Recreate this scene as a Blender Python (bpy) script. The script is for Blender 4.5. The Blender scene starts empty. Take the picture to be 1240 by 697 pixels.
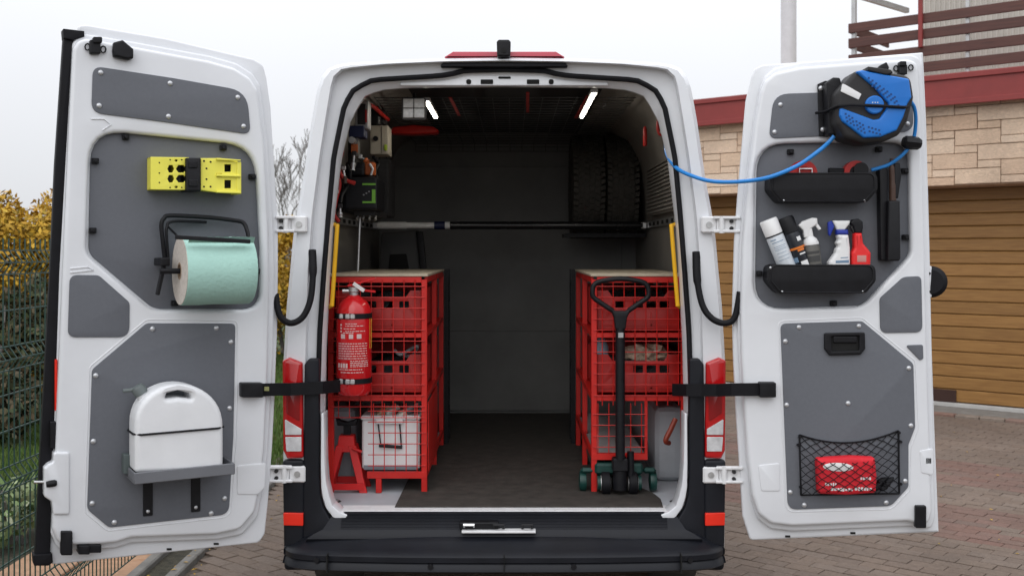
import bpy, bmesh, math, random
from mathutils import Vector, Matrix
random.seed(7)
S = bpy.context.scene
COL = S.collection
R = math.radians

# ------------------------------------------------------------------ camera
CX, CY, CZ = .033, -4.6, 1.75
F, HZ = 1304., 303.
cd = bpy.data.cameras.new('camera'); cam = bpy.data.objects.new('camera', cd); COL.objects.link(cam)
cam.location = (CX, CY, CZ); cam.rotation_euler = (R(90), 0, 0)
cd.sensor_fit = 'HORIZONTAL'; cd.sensor_width = 36; cd.lens = 36*F/1240
cd.shift_y = -(348.5-HZ)/1240
cd.clip_start = .05; cd.clip_end = 2000
cd.dof.use_dof = True; cd.dof.focus_distance = 4.5; cd.dof.aperture_fstop = 5.0
S.camera = cam
S.render.resolution_x, S.render.resolution_y = 1024, 575

# ------------------------------------------------------------------ overcast sky
SUN_EL, SUN_ROT = R(34), R(200)
w = bpy.data.worlds.new('World'); S.world = w; w.use_nodes = True
nt = w.node_tree; nt.nodes.clear()
def N(tree, t, **k):
    n = tree.nodes.new(t)
    for a, b in k.items(): setattr(n, a, b)
    return n
out = N(nt, 'ShaderNodeOutputWorld'); bg = N(nt, 'ShaderNodeBackground'); bg.inputs['Strength'].default_value = .1
sky = N(nt, 'ShaderNodeTexSky', sky_type='NISHITA', sun_disc=False); sky.sun_elevation = SUN_EL; sky.sun_rotation = SUN_ROT
hs = N(nt, 'ShaderNodeHueSaturation'); hs.inputs['Saturation'].default_value = .25
tc = N(nt, 'ShaderNodeTexCoord'); sx = N(nt, 'ShaderNodeSeparateXYZ')
# overcast luminance: horizon to zenith 1:3 (standard overcast sky), soft cloud noise
mr = N(nt, 'ShaderNodeMapRange'); mr.inputs['From Min'].default_value = 0; mr.inputs['From Max'].default_value = 1
mr.inputs['To Min'].default_value = 7.6; mr.inputs['To Max'].default_value = 22.5
nz = N(nt, 'ShaderNodeTexNoise'); nz.inputs['Scale'].default_value = 1.6; nz.inputs['Detail'].default_value = 3
nr = N(nt, 'ShaderNodeMapRange'); nr.inputs['To Min'].default_value = .9; nr.inputs['To Max'].default_value = 1.1
mu = N(nt, 'ShaderNodeMath', operation='MULTIPLY')
cb = N(nt, 'ShaderNodeCombineXYZ'); tint = N(nt, 'ShaderNodeVectorMath', operation='MULTIPLY'); tint.inputs[1].default_value = (.965, .985, 1.03)
mx = N(nt, 'ShaderNodeMix', data_type='RGBA'); mx.inputs['Factor'].default_value = .9
L = nt.links.new
L(tc.outputs['Generated'], sx.inputs[0]); L(sx.outputs['Z'], mr.inputs['Value'])
L(tc.outputs['Generated'], nz.inputs['Vector']); L(nz.outputs['Fac'], nr.inputs['Value'])
L(mr.outputs[0], mu.inputs[0]); L(nr.outputs[0], mu.inputs[1])
for i in range(3): L(mu.outputs[0], cb.inputs[i])
L(cb.outputs[0], tint.inputs[0])
L(sky.outputs[0], hs.inputs['Color']); L(hs.outputs[0], mx.inputs['A']); L(tint.outputs[0], mx.inputs['B'])
L(mx.outputs['Result'], bg.inputs['Color']); L(bg.outputs[0], out.inputs[0])
sd = bpy.data.lights.new('sun', 'SUN'); sd.energy = .7; sd.angle = R(60); sd.color = (1, .97, .93)
so = bpy.data.objects.new('sun', sd); COL.objects.link(so)
so.rotation_euler = (R(90)-SUN_EL, 0, R(-20))     # high, from behind the camera
S.view_settings.view_transform = 'Standard'; S.view_settings.look = 'None'
S.view_settings.exposure = 0; S.view_settings.gamma = 1; S.view_settings.use_curve_mapping = False

# ------------------------------------------------------------------ materials
MC = {}
def M(name, col=(.5, .5, .5), rough=.5, metal=0., var=.1, scale=8., bump=0., bscale=120., coat=0., emit=0., trans=0., island=None, spec=.5, ior=1.45, sss=0):
    if name in MC: return MC[name]
    m = bpy.data.materials.new(name); m.use_nodes = True; MC[name] = m
    t = m.node_tree; b = t.nodes['Principled BSDF']; l = t.links.new
    b.inputs['Roughness'].default_value = rough; b.inputs['Metallic'].default_value = metal
    b.inputs['Coat Weight'].default_value = coat; b.inputs['Transmission Weight'].default_value = trans
    b.inputs['Specular IOR Level'].default_value = spec; b.inputs['IOR'].default_value = ior
    if sss: b.inputs['Subsurface Weight'].default_value = sss; b.inputs['Subsurface Radius'].default_value = (.02, .02, .02)
    c = N(t, 'ShaderNodeTexCoord')
    if island:
        g = N(t, 'ShaderNodeNewGeometry'); r = N(t, 'ShaderNodeValToRGB'); l(g.outputs['Random Per Island'], r.inputs[0])
        e = r.color_ramp.elements
        while len(e) < len(island): e.new(.5)
        for i, cc in enumerate(island): e[i].position = i/(len(island)-1); e[i].color = (*cc, 1)
        l(r.outputs[0], b.inputs['Base Color'])
    else:
        n = N(t, 'ShaderNodeTexNoise'); n.inputs['Scale'].default_value = scale; n.inputs['Detail'].default_value = 6; n.inputs['Roughness'].default_value = .6
        l(c.outputs['Object'], n.inputs['Vector'])
        r = N(t, 'ShaderNodeValToRGB'); e = r.color_ramp.elements
        e[0].position = .3; e[1].position = .72
        e[0].color = tuple(max(0, x*(1-var)) for x in col)+(1,); e[1].color = tuple(min(1, x*(1+var)) for x in col)+(1,)
        l(n.outputs['Fac'], r.inputs[0]); l(r.outputs[0], b.inputs['Base Color'])
        rr = N(t, 'ShaderNodeMapRange'); rr.inputs['To Min'].default_value = max(0, rough-.08); rr.inputs['To Max'].default_value = min(1, rough+.1)
        l(n.outputs['Fac'], rr.inputs['Value']); l(rr.outputs[0], b.inputs['Roughness'])
    if bump:
        n2 = N(t, 'ShaderNodeTexNoise'); n2.inputs['Scale'].default_value = bscale; n2.inputs['Detail'].default_value = 4
        bm = N(t, 'ShaderNodeBump'); bm.inputs['Strength'].default_value = bump; bm.inputs['Distance'].default_value = .01
        l(c.outputs['Object'], n2.inputs['Vector']); l(n2.outputs['Fac'], bm.inputs['Height']); l(bm.outputs[0], b.inputs['Normal'])
    if emit:
        b.inputs['Emission Color'].default_value = (*col, 1); b.inputs['Emission Strength'].default_value = emit
    return m
def wood(name, c1, c2, rough=.55, sc=(1.2, 14, 30), rnd=0.12):
    if name in MC: return MC[name]
    m = bpy.data.materials.new(name); m.use_nodes = True; MC[name] = m
    t = m.node_tree; b = t.nodes['Principled BSDF']; l = t.links.new
    c = N(t, 'ShaderNodeTexCoord'); mp = N(t, 'ShaderNodeMapping'); mp.inputs['Scale'].default_value = sc
    oi = N(t, 'ShaderNodeObjectInfo'); ad = N(t, 'ShaderNodeVectorMath', operation='ADD')
    cb2 = N(t, 'ShaderNodeCombineXYZ'); ml = N(t, 'ShaderNodeMath', operation='MULTIPLY'); ml.inputs[1].default_value = 40
    l(oi.outputs['Random'], ml.inputs[0]); l(ml.outputs[0], cb2.inputs[0]); l(ml.outputs[0], cb2.inputs[2])
    n = N(t, 'ShaderNodeTexNoise'); n.inputs['Scale'].default_value = 3; n.inputs['Detail'].default_value = 8; n.inputs['Distortion'].default_value = .6
    l(c.outputs['Object'], mp.inputs[0]); l(mp.outputs[0], ad.inputs[0]); l(cb2.outputs[0], ad.inputs[1]); l(ad.outputs[0], n.inputs['Vector'])
    r = N(t, 'ShaderNodeValToRGB'); e = r.color_ramp.elements; e[0].position = .3; e[1].position = .7; e[0].color = (*c1, 1); e[1].color = (*c2, 1)
    l(n.outputs['Fac'], r.inputs[0])
    h = N(t, 'ShaderNodeHueSaturation'); mr_ = N(t, 'ShaderNodeMapRange'); mr_.inputs['To Min'].default_value = 1-rnd; mr_.inputs['To Max'].default_value = 1+rnd
    l(oi.outputs['Random'], mr_.inputs['Value']); l(mr_.outputs[0], h.inputs['Value']); l(r.outputs[0], h.inputs['Color']); l(h.outputs[0], b.inputs['Base Color'])
    b.inputs['Roughness'].default_value = rough
    bm = N(t, 'ShaderNodeBump'); bm.inputs['Strength'].default_value = .25; bm.inputs['Distance'].default_value = .004
    l(n.outputs['Fac'], bm.inputs['Height']); l(bm.outputs[0], b.inputs['Normal'])
    return m
def stone(name, cols, sc=3., rough=.85, bump=.5, distort=1., stretch=(1, 1, 1)):
    """mineral surface: each object or island picks its own tone"""
    if name in MC: return MC[name]
    m = bpy.data.materials.new(name); m.use_nodes = True; MC[name] = m
    t = m.node_tree; b = t.nodes['Principled BSDF']; l = t.links.new
    c = N(t, 'ShaderNodeTexCoord'); g = N(t, 'ShaderNodeNewGeometry'); oi = N(t, 'ShaderNodeObjectInfo')
    a = N(t, 'ShaderNodeMath', operation='ADD'); fr = N(t, 'ShaderNodeMath', operation='FRACT')
    l(g.outputs['Random Per Island'], a.inputs[0]); l(oi.outputs['Random'], a.inputs[1]); l(a.outputs[0], fr.inputs[0])
    r = N(t, 'ShaderNodeValToRGB'); e = r.color_ramp.elements
    while len(e) < len(cols): e.new(.5)
    for i, cc in enumerate(cols): e[i].position = i/(len(cols)-1); e[i].color = (*cc, 1)
    l(fr.outputs[0], r.inputs[0])
    mp = N(t, 'ShaderNodeMapping'); mp.inputs['Scale'].default_value = stretch
    ge = N(t, 'ShaderNodeNewGeometry'); l(ge.outputs['Position'], mp.inputs[0])
    n = N(t, 'ShaderNodeTexNoise'); n.inputs['Scale'].default_value = sc*8; n.inputs['Detail'].default_value = 8; n.inputs['Distortion'].default_value = distort
    l(mp.outputs[0], n.inputs['Vector'])
    n3 = N(t, 'ShaderNodeTexNoise'); n3.inputs['Scale'].default_value = 1.1; n3.inputs['Detail'].default_value = 5
    l(ge.outputs['Position'], n3.inputs['Vector'])
    sm = N(t, 'ShaderNodeMath', operation='ADD'); l(n.outputs['Fac'], sm.inputs[0]); l(n3.outputs['Fac'], sm.inputs[1])
    mr_ = N(t, 'ShaderNodeMapRange'); mr_.inputs['From Min'].default_value = .6; mr_.inputs['From Max'].default_value = 1.4
    mr_.inputs['To Min'].default_value = .64; mr_.inputs['To Max'].default_value = 1.3
    l(sm.outputs[0], mr_.inputs['Value'])
    h = N(t, 'ShaderNodeHueSaturation'); l(mr_.outputs[0], h.inputs['Value']); l(r.outputs[0], h.inputs['Color']); l(h.outputs[0], b.inputs['Base Color'])
    b.inputs['Roughness'].default_value = rough
    bm = N(t, 'ShaderNodeBump'); bm.inputs['Strength'].default_value = bump; bm.inputs['Distance'].default_value = .012
    l(n.outputs['Fac'], bm.inputs['Height']); l(bm.outputs[0], b.inputs['Normal'])
    return m

WHITE = M('white_paint', (.70, .715, .745), .30, coat=.6, var=.06, scale=2.2, bump=.02, bscale=14)
PANEL = M('grey_panel', (.115, .122, .14), .52, var=.05, scale=70, bump=.12, bscale=500)
BLACKP = M('black_plastic', (.007, .007, .009), .45, spec=.3, var=.3, scale=25, bump=.1, bscale=600)
RUBBER = M('black_rubber', (.006, .006, .008), .6, spec=.25, var=.3, scale=20)
BUMPER = M('bumper_plastic', (.008, .009, .013), .42, spec=.3, var=.25, scale=6, bump=.1, bscale=700)
STEEL = M('steel', (.62, .62, .62), .3, metal=1, var=.1, scale=30)
ZINC = M('zinc', (.5, .5, .5), .4, metal=.8, var=.15, scale=40)
HINGE = M('hinge_white', (.72, .72, .73), .4, var=.08, scale=30)
LINING = M('lining', (.19, .18, .165), .7, var=.12, scale=6, bump=.1, bscale=300)
BULK = M('bulkhead_lining', (.15, .152, .148), .65, var=.18, scale=3, bump=.1, bscale=300)
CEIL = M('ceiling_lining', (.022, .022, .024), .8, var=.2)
GREYP = M('grey_floor_paint', (.42, .44, .47), .5, var=.12, scale=5, bump=.05, bscale=200)
MAT = M('rubber_mat', (.042, .036, .031), .85, var=.35, scale=14, bump=.25, bscale=260)
RED = M('red_steel', (.50, .012, .008), .42, var=.12, scale=12)
REDP = M('red_plastic', (.36, .010, .008), .38, var=.25, scale=9)
REDX = M('red_extinguisher', (.55, .008, .012), .22, coat=.5, var=.05)
PLY = M('plywood', (.42, .36, .27), .65, var=.15, scale=15)
YEL = M('yellow_paint', (.78, .42, .01), .4, var=.08)
CHOCK = M('chock_yellow', (.80, .74, .10), .45, var=.06)
LABELW = M('white_print', (.75, .75, .75), .5, var=.03)
PAPER = M('green_paper', (.38, .61, .54), .9, var=.03, scale=30, bump=.25, bscale=80)
CARD = M('paper_edge', (.55, .50, .45), .9, var=.15, scale=60, bump=.2)
CANW = M('white_canister', (.72, .73, .75), .42, var=.04, trans=.0, sss=.1)
TRAYG = M('grey_tray', (.14, .145, .16), .5, var=.06)
BLUE = M('reel_blue', (.010, .16, .56), .38, var=.06)
HOSEB = M('hose_blue', (.02, .22, .62), .3, var=.05)
DGREY = M('dark_grey_plastic', (.026, .025, .026), .5, spec=.3, var=.1)
TEAL = M('teal_paint', (.006, .042, .035), .4, var=.2, scale=20)
TYRE = M('tyre_rubber', (.05, .047, .042), .75, var=.35, scale=30)
LENSR = M('red_lens', (.42, .005, .007), .12, var=.1, coat=.6)
LENSC = M('clear_lens', (.55, .55, .56), .12, var=.2, coat=.6, scale=30)
REFL = M('reflector_red', (.75, .03, .015), .2, var=.06)
LED = M('led_strip', (1., .93, .8), .4, emit=30.)
BLACK = M('deep_black', (.004, .004, .004), .8, var=.1)
MAROON = M('maroon_sheet', (.235, .035, .032), .45, var=.1, scale=4)

# ------------------------------------------------------------------ helpers
WM = {}
def tag(o, label=None, cat=None, group=None, kind=None):
    if label: o['label'] = label
    if cat: o['category'] = cat
    if group: o['group'] = group
    if kind: o['kind'] = kind
    return o
def empty(name, mtx=None, loc=None, label=None, cat=None, group=None, parent=None):
    o = bpy.data.objects.new(name, None); COL.objects.link(o); o.empty_display_size = .1
    m = mtx.copy() if mtx is not None else Matrix.Translation(loc or (0, 0, 0))
    o.matrix_world = m; WM[o] = m
    return tag(o, label, cat, group)
def link(name, me, parent=None, world=None):
    o = bpy.data.objects.new(name, me); COL.objects.link(o)
    if parent is not None:
        o.parent = parent; WM[o] = WM[parent]
        if world is not None: o.matrix_local = WM[parent].inverted() @ world; WM[o] = world.copy()
    else:
        m = world.copy() if world is not None else Matrix.Identity(4); o.matrix_world = m; WM[o] = m
    return o
def finish(me, mat, smooth, bevel=0, bseg=1):
    bm = bmesh.new(); bm.from_mesh(me)
    bmesh.ops.remove_doubles(bm, verts=bm.verts, dist=1e-6)
    if bevel:
        ed = [e for e in bm.edges if len(e.link_faces) == 2 and e.calc_face_angle(0) > .5]
        bmesh.ops.bevel(bm, geom=ed, offset=bevel, segments=bseg, affect='EDGES', profile=.6, clamp_overlap=True)
    bmesh.ops.recalc_face_normals(bm, faces=bm.faces)
    bm.to_mesh(me); bm.free()
    if mat: me.materials.append(mat)
    if smooth:
        for p in me.polygons: p.use_smooth = True
        me.set_sharp_from_angle(angle=R(38))
    me.update()
class MB:
    def __init__(s, T=None): s.v = []; s.f = []; s.T = T
    def add(s, vs, fs):
        o = len(s.v); s.v += [Vector(v) for v in vs]; s.f += [tuple(i+o for i in f) for f in fs]; return s
    def box(s, x0, x1, y0, y1, z0, z1):
        return s.add([(x0,y0,z0),(x1,y0,z0),(x1,y1,z0),(x0,y1,z0),(x0,y0,z1),(x1,y0,z1),(x1,y1,z1),(x0,y1,z1)],
                     [(0,3,2,1),(4,5,6,7),(0,1,5,4),(1,2,6,5),(2,3,7,6),(3,0,4,7)])
    def hexa(s, c8): return s.add(c8, [(0,3,2,1),(4,5,6,7),(0,1,5,4),(1,2,6,5),(2,3,7,6),(3,0,4,7)])
    def bar(s, p0, p1, w, h, up=(0, 0, 1)):
        p0, p1 = Vector(p0), Vector(p1); d = (p1-p0).normalized(); a = d.cross(Vector(up))
        if a.length < 1e-4: a = d.cross(Vector((1, 0, 0)))
        a.normalize(); b = a.cross(d); a *= w/2; b *= h/2
        return s.hexa([p0-a-b, p0+a-b, p1+a-b, p1-a-b, p0-a+b, p0+a+b, p1+a+b, p1-a+b])
    def tube(s, pts, r, n=8, closed=False, caps=True):
        pts = [Vector(p) for p in pts]; k = len(pts)
        rr = r if isinstance(r, (list, tuple)) else [r]*k
        t0 = (pts[1]-pts[0]).normalized(); a = t0.orthogonal().normalized(); vs = []; prev = t0
        for i in range(k):
            if closed: t = (pts[(i+1) % k]-pts[i-1])
            else: t = (pts[min(i+1, k-1)]-pts[max(i-1, 0)])
            t = t.normalized() if t.length > 1e-9 else prev
            q = prev.rotation_difference(t); a = (q @ a); a = (a-t*a.dot(t)).normalized(); b = t.cross(a); prev = t
            for j in range(n):
                an = 2*math.pi*j/n; vs.append(pts[i]+(a*math.cos(an)+b*math.sin(an))*rr[i])
        fs = []
        for i in range(k if closed else k-1):
            i2 = (i+1) % k
            for j in range(n): fs.append((i*n+j, i*n+(j+1) % n, i2*n+(j+1) % n, i2*n+j))
        if caps and not closed: fs += [tuple(range(n))[::-1], tuple((k-1)*n+j for j in range(n))]
        return s.add(vs, fs)
    def cyl(s, p0, p1, r, n=14, r1=None): return s.tube([p0, p1], [r, r if r1 is None else r1], n)
    def lathe(s, prof, p0, p1, n=24, caps=True):
        p0, p1 = Vector(p0), Vector(p1); d = p1-p0; t = d.normalized(); a = t.orthogonal().normalized(); b = t.cross(a); vs = []; fs = []
        for r, h in prof:
            for j in range(n):
                an = 2*math.pi*j/n; vs.append(p0+d*h+(a*math.cos(an)+b*math.sin(an))*max(r, 1e-4))
        for i in range(len(prof)-1):
            for j in range(n): fs.append((i*n+j, i*n+(j+1) % n, (i+1)*n+(j+1) % n, (i+1)*n+j))
        if caps: fs += [tuple(range(n))[::-1], tuple((len(prof)-1)*n+j for j in range(n))]
        return s.add(vs, fs)
    def prism(s, poly, fn, d0, d1):
        n = len(poly); vs = [fn(a, b, d0) for a, b in poly]+[fn(a, b, d1) for a, b in poly]
        return s.add(vs, [tuple(range(n))[::-1], tuple(range(n, 2*n))]+[(i, (i+1) % n, n+(i+1) % n, n+i) for i in range(n)])
    def loft(s, rings, closed=False):
        n = len(rings[0]); vs = [p for r in rings for p in r]; fs = []
        for i in range(len(rings)-1):
            for j in range(n if closed else n-1): fs.append((i*n+j, i*n+(j+1) % n, (i+1)*n+(j+1) % n, (i+1)*n+j))
        return s.add(vs, fs)
    def build(s, name, mat, parent=None, smooth=False, bevel=0, bseg=1, label=None, cat=None, group=None, kind=None):
        T = s.T or Matrix.Identity(4); ws = [T @ v for v in s.v]
        if parent is not None: inv = WM[parent].inverted(); world = None
        else:
            lo = [min(v[i] for v in ws) for i in range(3)]; hi = [max(v[i] for v in ws) for i in range(3)]
            world = Matrix.Translation(((lo[0]+hi[0])/2, (lo[1]+hi[1])/2, lo[2])); inv = world.inverted()
        me = bpy.data.meshes.new(name); me.from_pydata([inv @ v for v in ws], [], s.f)
        finish(me, mat, smooth, bevel, bseg)
        o = link(name, me, parent, world)
        return tag(o, label, cat, group, kind)
def roundpoly(pts, r, n=6):
    out = []; k = len(pts); rs_ = [q[2] if len(q) > 2 else r for q in pts]; pts = [q[:2] for q in pts]
    for i in range(k):
        p0, p, p1 = Vector(pts[i-1]), Vector(pts[i]), Vector(pts[(i+1) % k])
        a, b = p0-p, p1-p; la, lb = a.length, b.length
        ang = a.angle(b) if la > 1e-9 and lb > 1e-9 else math.pi
        if ang > R(172): out.append(tuple(p)); continue
        d = min(rs_[i]/math.tan(ang/2), .47*la, .47*lb); pa, pb = p+a*(d/la), p+b*(d/lb)
        for j in range(n+1):
            t = j/n; out.append(tuple(pa*(1-t)**2+p*2*t*(1-t)+pb*t*t))
    return out
def scalepoly(pts, k, add=0):
    cx = sum(p[0] for p in pts)/len(pts); cy = sum(p[1] for p in pts)/len(pts); o = []
    for x, y in pts:
        d = Vector((x-cx, y-cy)); l = d.length; d = d*(k+add/max(l, 1e-6)); o.append((cx+d.x, cy+d.y))
    return o
def plate(polys, d0, d1, bev, fn, name, mat, parent=None, T=None, smooth=True, res=2, **kw):
    """flat piece with real thickness from outlines (later outlines are holes), rounded edges"""
    cu = bpy.data.curves.new('tmp', 'CURVE'); cu.dimensions = '2D'; cu.fill_mode = 'BOTH'
    cu.extrude = max((d1-d0)/2-bev, 0); cu.bevel_depth = bev; cu.bevel_resolution = res; cu.offset = -bev
    for poly in polys:
        sp = cu.splines.new('POLY'); sp.points.add(len(poly)-1); sp.use_cyclic_u = True
        for q, (x, y) in zip(sp.points, poly): q.co = (x, y, 0, 1)
    o = bpy.data.objects.new('tmp', cu); COL.objects.link(o)
    me = bpy.data.meshes.new_from_object(o.evaluated_get(bpy.context.evaluated_depsgraph_get()))
    mid = (d0+d1)/2
    mb = MB(T); mb.add([fn(v.co.x, v.co.y, mid+v.co.z) for v in me.vertices], [tuple(p.vertices) for p in me.polygons])
    bpy.data.objects.remove(o); bpy.data.curves.remove(cu); bpy.data.meshes.remove(me)
    return mb.build(name, mat, parent, smooth=smooth, **kw)
def W(px, py, y):
    """point of the place seen at photo position px, py, at distance y behind the van's rear plane"""
    D = y-CY; return Vector((CX+(px-620)/F*D, y, CZ-(py-HZ)/F*D))
def WZ(px, py, z):
    D = (CZ-z)*F/(py-HZ); return Vector((CX+(px-620)/F*D, CY+D, z))
def spline(pts, n=8):
    pts = [Vector(p) for p in pts]; o = []
    for i in range(len(pts)-1):
        p0, p1, p2, p3 = pts[max(i-1, 0)], pts[i], pts[i+1], pts[min(i+2, len(pts)-1)]
        for j in range(n):
            t = j/n; o.append(.5*((2*p1)+(p2-p0)*t+(2*p0-5*p1+4*p2-p3)*t*t+(3*p1-p0-3*p2+p3)*t**3))
    o.append(pts[-1]); return o
def resample(pts, n):
    pts = [Vector(p) for p in pts]; d = [0]
    for a, b in zip(pts, pts[1:]): d.append(d[-1]+(b-a).length)
    o = []; k = 0
    for i in range(n):
        t = d[-1]*i/(n-1)
        while k < len(pts)-2 and d[k+1] < t: k += 1
        u = (t-d[k])/max(d[k+1]-d[k], 1e-9); o.append(pts[k].lerp(pts[k+1], min(1, u)))
    return o
XZ = lambda y0: (lambda a, b, d: (a, y0+d, b))

# ================================================================== GROUND AND SETTING
GW = Vector((5.323, 6.5, 0)); GU = Vector((.766, -.643, 0)); GN = Vector((.643, .766, 0))   # garage front: origin, along, away
def GP(t, d, z): return GW+GU*t+GN*d+Vector((0, 0, z))
def gt(px, d):
    k = (px-620)/F; b = GW+GN*d
    return (k*(b.y-CY)-(b.x-CX))/(GU.x-k*GU.y)
def gz(px, py, d):
    p = GP(gt(px, d), d, 0); return CZ-(py-HZ)/F*(p.y-CY)
EARTH = M('earth', (.06, .05, .035), .95, var=.4, scale=3, bump=.4, bscale=40)
g = MB(); g.add([(-400, -60, -.06), (400, -60, -.06), (400, 700, -.06), (-400, 700, -.06)], [(0, 1, 2, 3)])
tag(g.build('ground', EARTH), kind='structure')
# paved drive: pavers laid in running bond parallel to the garage
JOINT = M('joint_sand', (.12, .095, .074), .95, var=.4, scale=20, bump=.4, bscale=150)
g = MB(); drive = [(-1.78, -8), (9, -8), (9, 3.3), (5.0, 6.9), (-3.5, 14.0), (-1.78, 12)]
g.add([(x, y, -.012) for x, y in drive], [tuple(range(6))])
pave = tag(g.build('paved_drive', JOINT), kind='structure')
PAVE = stone('paver', [(.142, .102, .078), (.162, .120, .092), (.150, .110, .086), (.166, .126, .100), (.138, .102, .080), (.156, .112, .085)], sc=5, bump=.5)
PAVR = stone('paver_red', [(.16, .088, .068), (.148, .094, .074), (.17, .10, .08), (.138, .094, .076)], sc=5, bump=.5)
PW, PH = .2, .1
def inpoly(x, y, poly):
    c = False; j = len(poly)-1
    for i in range(len(poly)):
        (xi, yi), (xj, yj) = poly[i], poly[j]
        if (yi > y) != (yj > y) and x < (xj-xi)*(y-yi)/(yj-yi)+xi: c = not c
        j = i
    return c
def vrow(px, py): p = WZ(px, py, 0); q = p-GW; return q.dot(GN)
REDROWS = [(vrow(1180, 585), vrow(1180, 562)), (vrow(1180, 652), vrow(1180, 615))]
cells = []
for r in range(-110, 5):
    v = -.22+r*PH
    for c in range(-60, 30):
        t = c*PW+(PW/2 if r % 2 else 0)
        p = GW+GU*t+GN*(v)
        if v > -.25 or not inpoly(p.x, p.y, drive) or p.x < -1.68: continue
        D = p.y-CY
        if D < 4.9: continue
        px, py = 620+F*(p.x-CX)/D, HZ+F*CZ/D
        if px < -60 or px > 1320 or py > 760: continue
        hid = (372 < px < 850 and py < 700)
        cells.append((hid, D, t, v, any(a-.05 <= v <= b+.05 for a, b in REDROWS)))
        # blocks behind the van body stay in the sheet mesh
cells.sort()
def pvmesh():
    m = MB(); a, b, h = PW/2-.0025, PH/2-.0025, .004
    m.add([(-a, -b, -.03), (a, -b, -.03), (a, b, -.03), (-a, b, -.03), (-a, -b, -h+.002), (a, -b, -h+.002), (a, b, -h+.002), (-a, b, -h+.002), (-a+h, -b+h, 0), (a-h, -b+h, 0), (a-h, b-h, 0), (-a+h, b-h, 0)],
          [(0,1,5,4),(1,2,6,5),(2,3,7,6),(3,0,4,7),(4,5,9,8),(5,6,10,9),(6,7,11,10),(7,4,8,11),(8,9,10,11)])
    return m
pm = {}
for red, mt in ((False, PAVE), (True, PAVR)):
    me = bpy.data.meshes.new('paver'); q = pvmesh(); me.from_pydata(q.v, [], q.f); finish(me, mt, False); pm[red] = me
rest = {False: MB(), True: MB()}
base = pvmesh(); n_one = 0
for hid, D, t, v, red in cells:
    p = GW+GU*t+GN*v; rot = Matrix.Rotation(math.atan2(GU.y, GU.x)+random.uniform(-.006, .006), 4, 'Z')
    m4 = Matrix.Translation((p.x, p.y, random.uniform(-.0025, .002))) @ rot @ Matrix.Rotation(random.uniform(-.008, .008), 4, 'X')
    if random.random() < .12: red = red and random.random() < .4
    if n_one < 298 and not hid:
        link('paver', pm[red], pave, m4); n_one += 1
    else: rest[red].add([m4 @ x for x in base.v], base.f)
tag(rest[False].build('paver_field', PAVE, pave), kind='stuff'); tag(rest[True].build('red_paver_field', PAVR, pave), kind='stuff')
# edging beside the drive, soil strip, tan path beyond the fence, lawn
CONC = M('concrete', (.20, .19, .175), .9, var=.25, scale=9, bump=.4, bscale=80)
def kerb(x0, x1, y0, y1, label, name='edging_kerb', n=7):
    k = empty(name, loc=((x0+x1)/2, y0, 0), label=label, cat='kerb')
    st = (y1-y0)/n
    for i in range(n): MB().box(x0, x1, y0+i*st+.004, y0+(i+1)*st-.004, -.1, .03+random.uniform(-.003, .003)).build('kerb_stone', CONC, k, bevel=.008)
kerb(-1.81, -1.745, -1.5, 8.5, 'narrow concrete kerb bordering the paved drive under the left van door', n=10)
kerb(-2.02, -1.955, -1.5, 3.8, 'concrete base strip running along the foot of the green mesh fence', n=5)
SOIL = M('soil', (.05, .045, .03), .95, var=.5, scale=30, bump=.8, bscale=90)
MB().box(-1.957, -1.808, -1.5, 8.5, -.05, -.004).build('soil_strip', SOIL, kind='structure')
TAN = stone('tan_slab', [(.38, .22, .13), (.34, .20, .12), (.42, .26, .16)], sc=2, bump=.3)
path = MB().box(-3.15, -2.024, -3, 4.0, -.06, -.03).build('garden_path', SOIL, kind='structure')
for i in range(14):
    for j in (1, 2):
        x0 = -3.14+j*.372; y0 = -3+i*.5
        MB().box(x0+.005, x0+.367, y0+.005, y0+.495, -.05, random.uniform(-.002, .002)).build('path_slab', TAN, path, bevel=.006)
kerb(-3.24, -3.16, -3, 4.0, 'concrete lawn edging seen through the fence beyond the tan path', n=6)
LAWN = M('lawn_soil', (.045, .075, .018), .95, var=.4, scale=6, bump=.6, bscale=60)
lw = MB(); lw.add([(-14, -3, -.02), (-3.24, -3, -.02), (-3.24, 4.0, -.02), (-1.82, 4.0, -.02), (-1.82, 30, -.02), (-14, 30, -.02)], [(0, 1, 2, 3, 4, 5)])
lawn = tag(lw.build('lawn', LAWN), kind='structure')
GRASS = M('grass_blade', island=[(.05, .105, .014), (.075, .14, .02), (.10, .15, .03), (.06, .115, .018), (.13, .14, .045)], rough=.7)
gb = MB()
def blades(x0, x1, y0, y1, n, h):
    for _ in range(n):
        x, y = random.uniform(x0, x1), random.uniform(y0, y1)
        if y < 4.0 and x > -3.26: continue
        a = random.uniform(0, 6.28); hh = h*random.uniform(.5, 1.2); wd = .008+.004*random.random()
        dx, dy = math.cos(a)*wd, math.sin(a)*wd; lx, ly = random.uniform(-.5, .5)*hh, random.uniform(-.5, .5)*hh
        gb.add([(x-dx, y-dy, -.02), (x+dx, y+dy, -.02), (x+lx, y+ly, hh)], [(0, 1, 2)])
blades(-6.2, -3.26, 1.2, 8.5, 26000, .06); blades(-4.6, -1.84, 4.0, 14, 26000, .055)
tag(gb.build('grass', GRASS), 'short green lawn grass beyond the fence and behind the van', 'grass', kind='stuff')

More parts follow.
